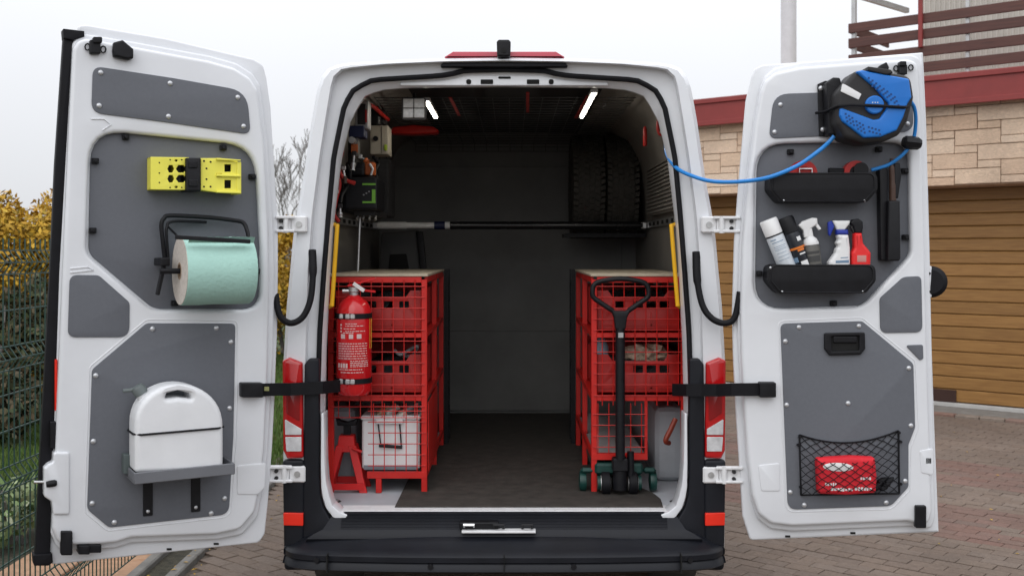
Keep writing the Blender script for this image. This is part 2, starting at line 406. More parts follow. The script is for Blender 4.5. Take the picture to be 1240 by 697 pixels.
# golden hedge shrubs
HLEAF = M('hedge_leaf', island=[(.42, .23, .014), (.56, .33, .022), (.30, .18, .018), (.50, .28, .015), (.20, .16, .025), (.66, .42, .04), (.38, .20, .012)], rough=.7)
BARK = M('bark', (.19, .175, .165), .95, var=.35, scale=20, bump=.6, bscale=60)
def bush(x, y, rx, ry, h, label, n=26000, ls=.036, leaf=HLEAF, z0=.02, name='hedge_shrub', cat='hedge', group='golden hedge shrubs'):
    b = empty(name, loc=(x, y, 0), label=label, cat=cat, group=group)
    rnd = random.Random(int(abs(x*100)+abs(y)*37)); mb = MB(); lumps = []
    for i in range(60):
        a = rnd.uniform(0, 6.28); u = rnd.random()
        lumps.append((math.cos(a)*rx*.62*rnd.uniform(.5, 1.05), math.sin(a)*ry*.62*rnd.uniform(.5, 1.05), h*(.14+.74*u), rnd.uniform(.17, .34)*min(rx, ry)*(1.25-.4*u)))
    for i in range(n):
        lx, ly, lz, lr = rnd.choice(lumps)
        d = Vector((rnd.gauss(0, 1), rnd.gauss(0, 1), rnd.gauss(0, 1))).normalized(); rr = lr*rnd.uniform(.55, 1.1)
        c = Vector((x+lx, y+ly, max(z0+.02, lz))) + d*rr
        if c.z < z0: c.z = z0+rnd.random()*.1
        if c.z > h: c.z = h-rnd.random()*.15+rnd.random()**4*.25
        t = Vector((rnd.gauss(0, 1), rnd.gauss(0, 1), rnd.gauss(0, .7)+.5)).normalized(); s_ = t.cross(d)
        if s_.length < 1e-3: continue
        s_ = s_.normalized()*ls*.45*rnd.uniform(.6, 1.3); t = t*ls*rnd.uniform(.7, 1.5)
        mb.add([c-s_, c+s_*.2-t*.6, c+s_, c+t], [(0, 1, 2, 3)])
    mb.build('crown', leaf, b)
    tr = MB()
    for i in range(5):
        a = i*1.3; tr.tube([(x+.08*math.cos(a), y+.08*math.sin(a), -.05), (x+rx*.25*math.cos(a), y+ry*.25*math.sin(a), h*.4), (x+rx*.45*math.cos(a), y+ry*.45*math.sin(a), h*.8)], [.03, .02, .008], 5)
    tr.build('trunk', BARK, b, smooth=True)
hl = [(-6.4, 5.4, 1.25, 1.1, 2.45, 'dense golden hedge shrub at the far left edge behind the fence'),
      (-5.3, 7.2, 1.15, 1.1, 2.5, 'golden orange hedge shrub beside the black edge of the left door'),
      (-4.95, 9.4, 1.2, 1.2, 2.4, 'golden hedge shrub mostly hidden behind the left van door'),
      (-4.3, 11.6, 1.2, 1.2, 2.4, 'golden hedge shrub behind the paper roll on the left door'),
      (-3.75, 13.6, 1.1, 1.1, 2.35, 'golden hedge shrub seen in the gap left of the van'),
      (-3.0, 15.4, 1.1, 1.1, 2.3, 'golden hedge shrub farthest along the row behind the van')]
for i, a in enumerate(hl): bush(*a, n=34000 if i in (1, 4) else 9000, ls=.04 if i in (1, 4) else .055)
PLEAF = M('variegated_leaf', island=[(.10, .17, .04), (.35, .40, .22), (.07, .12, .03), (.45, .48, .33)], rough=.6)
bush(-3.02, 1.95, .28, .5, .34, 'low variegated white and green plant by the lawn edging', 900, .04, PLEAF, name='garden_plant', cat='plant', group='low garden plants')
bush(-2.95, .8, .26, .55, .36, 'low variegated plant nearest the camera behind the fence', 1400, .04, PLEAF, name='garden_plant', cat='plant', group='low garden plants')
bush(-2.98, 3.0, .25, .45, .3, 'low leafy plant farther back along the lawn edging', 700, .04, PLEAF, name='garden_plant', cat='plant', group='low garden plants')
DLEAF = M('shaded_hedge_leaf', island=[(.03, .05, .015), (.05, .06, .02), (.09, .06, .03), (.025, .035, .012)], rough=.7)  # dark shrubs added below; their colour stands in for the hedge's shaded foot
bush(-4.95, 5.75, 1.0, .5, 1.6, 'added dark shrub standing in for the shaded lower part of the golden hedge', 9000, .05, DLEAF, name='hedge_shade_tall', cat='shrub', group=None)
bush(-4.8, 5.0, .9, .45, .7, 'added low dark shrub standing in for shade at the foot of the golden hedge', 2200, .06, DLEAF, name='hedge_shade_low', cat='shrub', group=None)
# bare trees
def bare_tree(x, y, h, label, seed, name='bare_tree', lv=7, col=BARK, rad=.13, rmin=.008):
    rnd = random.Random(seed); t = empty(name, loc=(x, y, 0), label=label, cat='tree', group='bare winter trees'); tr = MB(); br = MB()
    def grow(p, d, l, r, lev):
        pts = [p]; rr = [r]
        for k in range(3):
            d = (d+Vector((rnd.gauss(0, .09), rnd.gauss(0, .09), .05))).normalized(); pts.append(pts[-1]+d*l/3); rr.append(r*(1-.14*(k+1)))
        (tr if lev == lv else br).tube(pts, [max(q, rmin) for q in rr], 6 if lev > 3 else 3, caps=False)
        if lev == 0: return
        for k in range(rnd.choice((2, 3)) if lev > 1 else 3):
            a = rnd.uniform(0, 6.28); sp = rnd.uniform(.28, .62)
            o1 = d.orthogonal().normalized(); o2 = d.cross(o1)
            nd = (d+(o1*math.cos(a)+o2*math.sin(a))*sp+Vector((0, 0, .12))).normalized()
            grow(pts[-1 if k < 2 else rnd.choice((1, 2))], nd, l*rnd.uniform(.62, .84), rr[-1]*rnd.uniform(.68, .86), lev-1)
    grow(Vector((x, y, -.1)), Vector((0, 0, 1)), h*.24, rad, lv)
    tr.build('trunk', col, t, smooth=True); br.build('crown', col, t, smooth=True)
p = W(349, 300, 23); bare_tree(p.x, p.y, 6.2, 'bare leafless tree in the gap between left door and van', 5, lv=7, rmin=.0065)
p = W(361, 300, 30); bare_tree(p.x, p.y, 5.6, 'thin bare tree just behind the larger one left of the van', 12, lv=6, rad=.08, rmin=.0065)
FAR = M('hazed_bark', (.20, .20, .21), .95, var=.2)  # pale tone paints distance haze into the bark colour
for i, (px, yy, hh) in enumerate(((12, 60, 5.6), (38, 66, 5.2), (58, 70, 5.0))):
    p = W(px, 300, yy); bare_tree(p.x, p.y, hh, ('pale distant bare tree at the left picture edge above the hedge', 'pale distant bare tree above the hedge, middle of three', 'pale distant bare tree beside the black door edge')[i], 20+i, col=FAR, lv=6, rad=.14, rmin=.025)

# green welded mesh fence, parallel to the van
FGREEN = M('fence_green', (.010, .045, .033), .45, var=.15)
fx = -2.07
for k, (y0, y1, lab) in enumerate(((-3.1, -.62, 'green welded mesh fence panel nearest the camera at the left edge'), (-.58, 1.9, 'green welded mesh fence panel behind the left van door'), (1.94, 4.0, 'green welded mesh fence panel farthest from the camera'))):
    f = empty('mesh_fence', loc=(fx, y0, 0), label=lab, cat='fence', group='green mesh fence panels')
    m = MB(); yy = y0+.03
    beads = [.25, .80, 1.30, 1.70]
    zs = [.05]
    for b_ in beads: zs += [b_-.05, b_, b_+.05]
    zs.append(1.80)
    def fo(z):
        for b_ in beads:
            if abs(z-b_) < .049: return .035
        return 0
    while yy < y1-.02:
        m.tube([(fx+fo(z), yy, z) for z in zs], .0034, 4); yy += .05
    z = .1
    hz_ = sorted(set([.05, .2, .3, .45, .6, .75, .85, 1.0, 1.15, 1.25, 1.35, 1.5, 1.65, 1.75]+beads))
    for z in hz_: m.tube([(fx+fo(z)+.004, y0+.02, z), (fx+fo(z)+.004, y1-.02, z)], .0038, 4)
    m.build('mesh_panel', FGREEN, f)
    p = MB().box(fx-.03, fx+.03, y0-.05, y0+.0, -.2, 1.86); p.build('post', FGREEN, f, bevel=.005)
    for z in (.3, 1.0, 1.6): MB().box(fx+.03, fx+.042, y0-.06, y0+.03, z-.02, z+.02).build('clamp', FGREEN, f, bevel=.003)

# ------------------------------------------------------------------ garage house on the right
STONEM = stone('facade_stone', [(.62, .45, .32), (.68, .52, .39), (.58, .41, .29), (.65, .49, .36), (.71, .56, .43)], sc=2.2, bump=.9, distort=2, stretch=(1, 1, 3))
MORT = M('mortar', (.42, .27, .18), .95, var=.2)
PLAST = M('plaster', (.42, .38, .32), .9, var=.1, bump=.2)
house = empty('garage_house', loc=GP(0, .1, 0), label='house with stone clad garage front and dark red roof edge behind the van', cat='building')
def gbox(t0, t1, d0, d1, z0, z1): return MB().hexa([GP(t0, d0, z0), GP(t1, d0, z0), GP(t1, d1, z0), GP(t0, d1, z0), GP(t0, d0, z1), GP(t1, d0, z1), GP(t1, d1, z1), GP(t0, d1, z1)])
TL, TR, DL, DR = -7.2, 2.6, -5.4, 1.9
z_s0, z_s1 = 2.44, 3.32
gbox(TL, TR, .03, .6, z_s0, z_s1+.2).build('lintel_wall', MORT, house)
gbox(TL, DL, .03, .7, -.05, z_s0-.002).build('side_wall', PLAST, house)
gbox(DR, TR, .03, .7, -.05, z_s0-.002).build('side_wall', PLAST, house)
gbox(TL, TR, .602, 6.5, z_s1-.1, z_s1+.19).build('flat_roof', PLAST, house)
gbox(TL, TL+.25, .71, 6.4, -.05, z_s1-.11).build('side_wall', PLAST, house)
gbox(TL, TR, 6.42, 6.6, -.05, z_s1-.11).build('back_wall', PLAST, house)
# stones: large and small pieces in a pinwheel pattern
uw, uh = .235, .0825
for i in range(-30, 31):
    for j in range(-30, 31):
        a = i*1+j*2; b = i*2-j*1
        for (ww, hh, oa, ob) in ((2, 2, 0, 0), (1, 1, 0, 2)):
            t0 = (a+oa)*uw; t1 = t0+ww*uw; zt = z_s1-(b+ob)*uh+.04; zb = zt-hh*uh
            if t0 < -5.6 or t1 > 1.6: continue
            zt = min(zt, z_s1); zb = max(zb, z_s0+.004)
            if zt-zb < .02: continue
            e = .0032; pr = random.uniform(.0, .012)
            gbox(t0+e, t1-e, -.008-pr, .028, zb+e, zt-e).build('stone', STONEM, house, bevel=.005)
fas = gbox(TL-.1, TR, -.14, .05, z_s1+.005, 3.60).build('fascia', MAROON, house, bevel=.01)
gbox(TL-.1, TR, -.165, -.142, 3.565, 3.625).build('drip_edge', MAROON, fas, bevel=.005)
gbox(TL-.1, TR, -.165, -.142, z_s1-.03, z_s1+.03).build('drip_edge', MAROON, fas, bevel=.005)
gbox(TL-.1, TR, -.14, 1.3, 3.602, 3.63).build('roof_sheet', MAROON, fas)
# sectional door boards
DOORW = wood('garage_board', (.215, .102, .026), (.31, .16, .046), sc=(1.2, 1.2, 22), rnd=.1)
gd = gbox(DL, DR, .52, .56, .04, z_s0+.05).build('garage_door', M('door_core', (.15, .075, .02), .8), house)
bh = .14; k = 0; z = .06
while z < z_s0:
    gbox(DL+.003, DR-.003, .48, .519, z+.0035, min(z+bh-.0035, z_s0+.04)).build('board', DOORW, gd, bevel=.008); z += bh
t0 = gt(1127, .47); t1 = gt(1158, .47); za, zb = gz(1145, 486, .47), gz(1145, 471, .47)
gbox(t0, t1, .462, .479, za, zb).build('door_plate', M('brown_plate', (.045, .02, .015), .5), gd, bevel=.004)
gbox(DL, DR, .44, .518, .0, .052).build('bottom_seal', M('seal_grey', (.45, .44, .42), .7, var=.1), gd, bevel=.006)
gbox(DL-.1, DR+.1, -.06, .8, -.05, .012).build('threshold', CONC, house)
BRK = stone('kerb_brick', [(.22, .13, .10), (.18, .12, .10), (.25, .16, .12), (.2, .17, .14)], sc=4)
t = DL
while t < DR:
    gbox(t+.006, t+.244, -.19, -.07, -.05, .02+random.uniform(-.006, .006)).build('brick', BRK, house, bevel=.008); t += .25
# upper storey
SHEET = M('ribbed_sheet', (.50, .48, .43), .6, var=.1, scale=4)
us = gt(1116, 1.5); up = MB(); t = us
while t < 4.5:
    for (a, b, dd) in ((0, .03, 1.5), (.03, .05, 1.485), (.05, .06, 1.5)):
        up.add([GP(t+a, dd, 3.5), GP(t+b, dd, 3.5), GP(t+b, dd, 6.2), GP(t+a, dd, 6.2)], [(0, 1, 2, 3)])
        if dd < 1.5:
            for q in (a, b): up.add([GP(t+q, 1.485, 3.5), GP(t+q, 1.5, 3.5), GP(t+q, 1.5, 6.2), GP(t+q, 1.485, 6.2)], [(0, 1, 2, 3)])
    t += .06
up.build('ribbed_cladding', SHEET, house)
gbox(us, 4.5, 1.505, 6.0, 3.5, 6.2).build('upper_wall', PLAST, house)
t0 = gt(1172, 1.46); MB().tube([GP(t0, 1.46, 3.6), GP(t0, 1.46, 6.2)], .012, 6).build('conduit', M('conduit', (.25, .25, .25), .5), house)
# balcony railing
SLAT = wood('slat_brown', (.062, .022, .017), (.10, .036, .026), sc=(1, 1, 16), rnd=.08)
bal = empty('balcony_railing', loc=GP(-2, .2, 3.63), label='dark brown wooden slat balcony railing above the garage', cat='railing')
bd = .2; tl = gt(1027, bd)
for (ya, yb) in ((29, 40.5), (47, 58.7), (66.8, 78.5), (85.5, 97)):
    zt, zb = gz(1027, ya, bd), gz(1027, yb, bd)
    gbox(tl, 4.2, bd, bd+.028, zb, zt).build('slat', SLAT, bal, bevel=.005)
    if ya < 80: MB().hexa([GP(tl+.002, bd+.03, zb), GP(tl+.03, bd+.03, zb), GP(tl+.03, bd+1.2, zb), GP(tl+.002, bd+1.2, zb), GP(tl+.002, bd+.03, zt), GP(tl+.03, bd+.03, zt), GP(tl+.03, bd+1.2, zt), GP(tl+.002, bd+1.2, zt)]).build('side_slat', SLAT, bal, bevel=.005)
z0_ = gz(1027, 97, bd)
GALV = M('galvanised', (.5, .5, .5), .45, metal=.6, var=.15)
for px in (1034,): t0 = gt(px, bd+.05); gbox(t0-.025, t0+.025, bd+.032, bd+.082, 3.62, 5.6).build('post', GALV, bal, bevel=.004)
t0 = gt(1114.5, bd-.03); gbox(t0-.022, t0+.022, bd-.045, bd-.002, 4.0, 5.6).build('post', MAROON, bal, bevel=.004)
t0 = gt(1172, bd+.05); gbox(t0-.02, t0+.02, bd+.03, bd+.07, 3.62, 4.75).build('post', GALV, bal, bevel=.004)
p0 = GP(tl+.08, bd+.1, gz(1037, -2, bd)+.05); MB().bar(p0, GP(tl+.2, bd+1.35, p0.z+.02), .05, .06).build('rail', GALV, bal)
# white flue pipe
pf = GP(gt(955, 2.2), 2.2, 3.5); fl = empty('flue_pipe', loc=(pf.x, pf.y, 3.5), label='tall white round flue pipe rising from the garage roof', cat='pipe')
FLW = M('flue_white', (.62, .63, .65), .4, var=.06)
MB().cyl((pf.x, pf.y, 3.5), (pf.x, pf.y, 6.6), .108, 24).build('pipe', FLW, fl, smooth=True)
for z in (4.3, 5.6): MB().cyl((pf.x, pf.y, z), (pf.x, pf.y, z+.05), .112, 24).build('clamp_ring', FLW, fl, smooth=True)

# ================================================================== THE VAN
VC = 610.5
van = empty('cargo_van', loc=(0, 0, 0), label='white high roof cargo van with both rear doors open showing its workshop interior', cat='van')
FZ = .637                                              # load floor height
def ring(px_pts, y, n=61):
    """half outline (left, bottom to top centre) -> full ring across the van"""
    pts = [W(a, b, y) for a, b in px_pts]; cx = W(VC, 300, y).x
    for q in pts: q.x -= cx                             # symmetric about the van's centre line
    h = resample(pts, n); return h+[Vector((-q.x, q.y, q.z)) for q in h[-2::-1]]
P_O = [(344, 668), (343, 560), (343, 440), (347, 370), (351, 330), (355, 285), (359, 259), (367, 216), (377, 147), (384, 108), (389, 94), (398, 82), (415, 77), (470, 73.5), (540, 71), (VC, 70)]
P_S = [(372, 668), (370, 560), (371, 430), (374, 330), (379, 260), (388, 190), (396, 140), (403, 98), (408, 88), (418, 83.5), (470, 78.5), (540, 75.5), (VC, 74.5)]
P_A = [(384, 668), (381, 560), (381.5, 480), (384, 400), (389, 330), (394.5, 260), (401, 190), (414, 126), (426, 106), (449, 95), (530, 90), (545, 88), (562, 83.5), (VC, 82.5)]
P_A2 = [(390, 668), (387, 560), (387.5, 480), (390, 400), (395, 330), (400.5, 260), (407, 190), (419.5, 129), (431, 110), (453, 99), (532, 94), (547, 92), (564, 87.5), (VC, 86.5)]
P_I = [(395, 668), (393.5, 560), (393, 500), (394.5, 420), (398.5, 340), (403, 272), (413, 190), (423.6, 147), (440, 117), (460, 109), (495, 106), (VC, 105)]
rO = ring(P_O, .02); n_r = len(rO)
def body_ring(y, hw, zt, zb=.38, tum=.12):
    pts = [(-hw, zb), (-hw, .9), (-hw, 1.2), (-hw+tum*.3, 1.75), (-hw+tum*.75, zt-.42), (-hw+tum*1.3, zt-.16), (-hw+tum*1.9, zt-.05), (-hw*.55, zt-.005), (0, zt)]
    h = resample([Vector((a, y, b)) for a, b in pts], 61); return h+[Vector((-q.x, q.y, q.z)) for q in h[-2::-1]]
rO_b = [Vector((q.x*1.012, .10, q.z+.004)) for q in rO]
MB().loft([rO, rO_b, body_ring(.55, 1.01, 2.585), body_ring(2.0, 1.02, 2.615), body_ring(3.5, 1.02, 2.60)]).build('body_shell', WHITE, van, smooth=True)
MB().loft([body_ring(3.5, 1.02, 2.60), body_ring(3.9, 1.0, 2.5), body_ring(4.75, .98, 1.62, tum=.2), body_ring(5.55, .93, 1.18, tum=.2), body_ring(5.75, .85, .95, tum=.1)]).build('cab', WHITE, van, smooth=True)
for sg in (-1, 1):
    for yw in (1.15, 4.8):
        wh = MB().lathe([(.2, .0), (.33, .0), (.345, .15), (.345, .85), (.33, 1), (.2, 1)], (sg*.98, yw, .345), (sg*.76, yw, .345), 32).build('wheel', TYRE, van, smooth=True)
        MB().lathe([(.02, 0), (.1, .0), (.19, .3), (.2, 1)], (sg*.985, yw, .345), (sg*.93, yw, .345), 24).build('rim', ZINC, wh, smooth=True)
# rear frame: rounded edge, step, gutter, jamb
rs = [rO, ring([(a+3.5, b+2.2) for a, b in P_O], -.012), ring([(a-1.5, b-1.2) for a, b in P_S], -.014), ring(P_S, -.006), ring([(a+1.5, b+1) for a, b in P_S], .03), ring(P_A, .045), ring(P_A2, .045), ring(P_I, .085), ring([(a+.8, b+1) for a, b in P_I], .17)]
MB().loft(rs).build('rear_frame', WHITE, van, smooth=True)
sr = ring([((a+c)/2, (b+d)/2) for (a, b), (c, d) in zip(P_A, P_A2)], .035)
sb = MB(); q = [p for p in sr if p.z > .58]; sb.tube(q, .0115, 8); sb.build('door_seal', RUBBER, van, smooth=True)
# interior lining section
def lin(y, o=0):
    pts = [(-.885, FZ-.02), (-.885, 1.25), (-.875, 1.9), (-.83, 2.25), (-.76, 2.43), (-.62, 2.53), (-.3, 2.565), (0, 2.575)]
    h = resample([Vector((a, y, b)) for a, b in pts], 61); return h+[Vector((-q.x, q.y, q.z)) for q in h[-2::-1]]
BY = 2.76
MB().loft([[Vector((p.x, p.y, p.z)) for p in rs[-1]], lin(.20)]).build('inner_pillar', GREYP, van, smooth=True)
MB().loft([lin(.20), lin(BY)]).build('wall_lining', LINING, van, smooth=True)
b_ = MB(); lb = lin(BY-.002); b_.add(lb, [tuple(range(len(lb)))]); bulk = b_.build('bulkhead', BULK, van)
for za, zb in ((.66, 1.199), (1.2, 2.32)): MB().box(-.78, .78, BY-.02, BY-.004, za, zb).build('bulkhead_panel', BULK, bulk, bevel=.0015)
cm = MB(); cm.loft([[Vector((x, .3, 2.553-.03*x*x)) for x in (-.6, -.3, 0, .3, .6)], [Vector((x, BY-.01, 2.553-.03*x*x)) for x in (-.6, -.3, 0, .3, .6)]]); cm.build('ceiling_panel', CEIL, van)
# painted lower side panels
for sg in (-1, 1):
    MB().box(min(sg*.882, sg*.868), max(sg*.882, sg*.868), .205, 1.7, FZ, 1.12).build('lower_side_panel', GREYP, van, bevel=.003)
    MB().box(min(sg*.868, sg*.72), max(sg*.868, sg*.72), .58, 1.75, FZ, FZ+.36).build('wheel_arch', GREYP, van, bevel=.05, bseg=3)
MB().box(-.88, .88, .10, BY, FZ-.03, FZ).build('load_floor', GREYP, van)
# floor mat
mp = [WZ(a, b, FZ+.005) for a, b in ((478, 613.5), (803, 613.5), (800, 604), (790, 596), (775, 590))]
mo = [(p.x, p.y) for p in mp]+[(.56, 1.0), (.52, BY-.03), (-.52, BY-.03), (-.5, 1.0), (WZ(500, 570, FZ).x, WZ(500, 570, FZ).y)]
plate([mo], 0, .006, .002, lambda a, b, d: (a, b, FZ+.002+d), 'floor_mat', MAT, None, label='worn dark brown rubber mat on the van floor between the red shelves', cat='mat')
# sill strip, threshold, latch striker
p0, p1 = WZ(413, 621, FZ+.003), WZ(806, 621, FZ+.003)
MB().box(-.705, .705, -.006, .099, FZ-.03, FZ+.003).build('sill_strip', HINGE, van, bevel=.003)
th = MB(); rows = []
for (yy, zz, hw) in ((-.0065, FZ+.001, .708), (-.02, FZ-.004, .725), (-.06, .575, .765), (-.075, .560, .80), (-.08, .54, .83), (-.06, .51, .84)):
    rows.append([Vector((x*hw, yy, zz-.008*(abs(x)**6)*0)) for x in [i/10-1 for i in range(21)]])
th.loft(rows).build('threshold', BUMPER, van, smooth=True)
tz = MB()
for i in range(11): tz.bar((-.69, -.022-i*.0036, FZ-.004-i*.0056), (.69, -.022-i*.0036, FZ-.004-i*.0056), .0028, .003)
tz.build('threshold_ribs', BUMPER, van)
c0 = W(604, 636, -.06)
ls = MB().box(c0.x-.155, c0.x+.155, -.10, -.055, c0.z-.022, c0.z-.012).build('striker_plate', HINGE, van, bevel=.002)
MB().box(c0.x-.165, c0.x+.0, -.08, -.03, c0.z-.01, c0.z+.018).build('striker_housing', BLACKP, ls, bevel=.004)
for dx in (-.125, .0, .12):
    MB().tube([(c0.x+dx-.02, -.06, c0.z-.012), (c0.x+dx-.02, -.092, c0.z+.012), (c0.x+dx+.02, -.092, c0.z+.012), (c0.x+dx+.02, -.06, c0.z-.012)], .006, 8).build('striker_loop', STEEL if dx < 0 else BLACKP, ls, smooth=True)
# black plastic pillar trim, tail lights, reflectors
def mirp(poly): return [(2*VC-a, b) for a, b in poly]
def wpoly(poly, y): return [(W(a, b, y).x, W(a, b, y).z) for a, b in poly]
TRIM = [(368.5, 441), (374, 434), (386, 434), (386.5, 520), (386, 575), (387.5, 600), (391.5, 614), (399, 627), (411, 636), (440, 644), (440, 672), (366, 672)]
JAMB = [(389, 500), (388.5, 560), (389, 590), (391, 602), (395, 614.5), (402.6, 625), (414.7, 634), (421, 623), (411, 619), (402.6, 612), (398.5, 600), (395, 585), (393, 560), (392, 500)]
LIGHT = [(342, 436), (350, 432.5), (366, 439), (367.5, 554), (348, 555), (343, 545)]
for sg, f_ in ((-1, lambda p: p), (1, mirp)):
    plate([roundpoly(wpoly(f_(TRIM), -.03), .012)], -.03, .012, .008, XZ(0), 'pillar_trim', BUMPER, van)
    plate([roundpoly(wpoly(f_(JAMB), -.028), .006)], -.031, .07, .004, XZ(0), 'jamb_corner', WHITE, van)
    plate([roundpoly(wpoly(f_([(342, 556), (368, 556), (368, 690), (344, 690)]), -.03), .02)], -.035, .2, .012, XZ(0), 'bumper_corner', BUMPER, van)
    tl_ = plate([roundpoly(wpoly(f_(LIGHT), -.03), .012)], -.04, .16, .012, XZ(0), 'tail_light', LENSR, van)
    plate([roundpoly(wpoly(f_([(345, 507), (365, 519), (365, 526), (345.5, 526)]), -.04), .004)], -.044, -.03, .0015, XZ(0), 'reversing_lens', LENSC, tl_)
    plate([roundpoly(wpoly(f_([(345.5, 528.5), (365, 528.5), (365, 546), (347, 546)]), -.04), .004)], -.044, -.03, .0015, XZ(0), 'indicator_lens', LENSC, tl_)
    dk = M('red_lens_dark', (.22, .004, .006), .12, coat=.6)
    plate([roundpoly(wpoly(f_([(347, 468), (363, 464), (363, 510), (347, 500)]), -.04), .006)], -.043, -.03, .0015, XZ(0), 'inner_lens', dk, tl_)
    plate([roundpoly(wpoly(f_([(343, 620.5), (367, 621), (367, 636), (343.5, 635.5)]), -.045), .004)], -.047, -.03, .002, XZ(0), 'reflector', REFL, van)
# bumper
prof = [(.0, .555), (-.07, .55), (-.10, .532), (-.14, .507), (-.165, .498), (-.173, .489), (-.173, .468), (-.165, .463), (-.172, .456), (-.178, .432), (-.15, .418), (0, .41)]
bp = []
for (x, y) in [(-.95, .6), (-.942, .02), (-.93, -.05), (-.895, -.105), (-.84, -.135), (-.74, -.155), (-.4, -.18), (0, -.185), (.4, -.18), (.74, -.155), (.84, -.135), (.895, -.105), (.93, -.05), (.942, .02), (.95, .6)]: bp.append((x, y))
bp = [tuple(v)[:2] for v in spline([(a, b, 0) for a, b in bp], 4)]
rings = []
for i, (x, y) in enumerate(bp):
    x0, y0 = bp[max(0, i-1)]; x1, y1 = bp[min(len(bp)-1, i+1)]; t_ = Vector((x1-x0, y1-y0)).normalized(); nn = Vector((t_.y, -t_.x))
    r_ = []
    for (o, z) in prof:
        k = (o+.178); px_, py_ = x-nn.x*k*1.0, y-nn.y*k*1.0
        r_.append(Vector((px_, py_, z)))
    rings.append(r_)
bmp = MB().loft(rings).build('rear_bumper', BUMPER, van, smooth=True)

for px in (395, 826, 610.5): a = W(px, 680, -.19); MB().box(a.x-.0018, a.x+.0018, -.192 if px == 610.5 else -.180, -.17 if px==610.5 else -.13, .425, .50).build('bumper_seam', BLACK, bmp)
for px, py in ((381, 681), (521, 686), (695, 686), (838, 681)):
    a = W(px, py, -.19); s_ = -.186 if 500 < px < 700 else -.150
    MB().cyl((a.x, s_+.02, a.z), (a.x, s_-.003, a.z), .011, 16).build('parking_sensor', BLACKP, bmp, smooth=True)
# header: black latch band, slots
plate([roundpoly(wpoly([(536, 77), (685, 77), (688, 82), (660, 82), (561, 82), (533, 82)], .02), .015)], .0, .04, .004, XZ(0), 'latch_band', RUBBER, van)
plate([roundpoly(wpoly([(486, 99), (540, 96.5), (566, 91.5), (655, 91.5), (681, 96.5), (735, 99), (737, 104), (484, 104)], .06), .01)], .055, .09, .004, XZ(0), 'header_panel', WHITE, van)
for px, w_, h_, r_ in ((567.5, 6, 6, .01), (589.5, 15, 5.5, .004), (645.5, 15, 5.5, .004), (667.5, 6, 6, .01), (611, 15, 2.5, .004)):
    py = 99 if w_ != 15 or h_ > 3 else 94
    plate([roundpoly(wpoly([(px-w_/2, py-h_/2), (px+w_/2, py-h_/2), (px+w_/2, py+h_/2), (px-w_/2, py+h_/2)], .05), r_)], .051, .056, .0008, XZ(0), 'header_slot', BLACK, van)
# third brake light and rear camera on the roof edge
plate([roundpoly(wpoly([(537, 71.5), (549, 64), (673, 64), (685, 71.5)], .06), .004)], .03, .11, .006, XZ(0), 'brake_light', M('brake_lens', (.42, .02, .05), .2, coat=.4), van)
rc = plate([roundpoly(wpoly([(602, 70), (601.5, 52), (604, 49.5), (616, 49.5), (618.5, 52), (618, 70)], .0), .008)], -.03, .05, .008, XZ(0), 'rear_camera', BLACKP, van)
a = W(610, 61, -.03); MB().cyl((a.x, -.026, a.z), (a.x, -.034, a.z), .011, 18).build('lens', BLACK, rc, smooth=True)
# yellow grab handles
for sg in (-1, 1):
    x = 408 if sg < 0 else 813.5; x2 = 402.5 if sg < 0 else 820; e = .15
    pts = [W(x-sg*-3 if 0 else x+(3 if sg < 0 else -3)*0, 272, e), W(x, 274, e-.035), W(x, 280, e-.045), W(x2, 362, e-.045), W(x2+(-1 if sg < 0 else 1), 369, e-.04), W(x2-(5 if sg < 0 else -5), 372, e)]
    pts[0] = W(x-(5 if sg < 0 else -5), 271.5, e)
    MB().tube(spline(pts, 5), .0095, 10).build('grab_handle', YEL, van, smooth=True)
# lashing rails on the side walls
for sg in (-1, 1):
    rl = MB().box(min(sg*.874, sg*.858), max(sg*.874, sg*.858), .28, 2.6, 1.885, 1.925).build('lashing_rail', ZINC, van, bevel=.003)
    for i in range(12):
        MB().box(min(sg*.857, sg*.853), max(sg*.857, sg*.853), .36+i*.18, .42+i*.18, 1.895, 1.915).build('rail_slot', BLACK, rl)
# ribbed perforated panel on the right wall
lp = MB().box(.835, .868, .45, 1.75, 1.95, 2.24).build('ribbed_panel', LINING, van)
for i in range(13): MB().bar((.83, .46, 1.965+i*.021), (.83, 1.74, 1.965+i*.021), .012, .009).build('rib', LINING, lp)
# ceiling light strips
for x, y0, y1 in ((.40, .2, 1.08), (-.37, .46, 1.1)):
    st = MB().box(x-.016, x+.016, y0, y1, 2.452, 2.468).build('light_strip', ZINC, van)
    MB().box(x-.007, x+.007, y0+.005, y1-.005, 2.446, 2.4515).build('led_tube', LED, st)
# roof rack mesh under the ceiling with red straps
rk = MB(); DARKW = M('dark_wire', (.05, .05, .052), .5, metal=.4)
x = -.62
while x < .63: rk.tube([(x, .5, 2.475), (x, BY-.06, 2.475), (x, BY-.06, 2.42)], .0025, 4); x += .08
y = .5
while y < BY-.05: rk.tube([(-.62, y, 2.472), (.62, y, 2.472)], .0025, 4); y += .1
for z in (2.42, 2.45): rk.tube([(-.62, BY-.06, z), (.62, BY-.06, z)], .0025, 4)
rk.build('roof_rack_mesh', DARKW, van)
for (a, b) in (((545, 118), (556, 140)), ((639, 112), (639, 136)), ((697, 143), (712, 116))):
    D0, D1 = .71*F/(HZ-a[1]), .71*F/(HZ-b[1])
    A, B = W(a[0], a[1], D0+CY), W(b[0], b[1], D1+CY)
    MB().bar(A, B, .015, .003).build('red_strap', M('strap_red', (.28, .012, .01), .8), van)

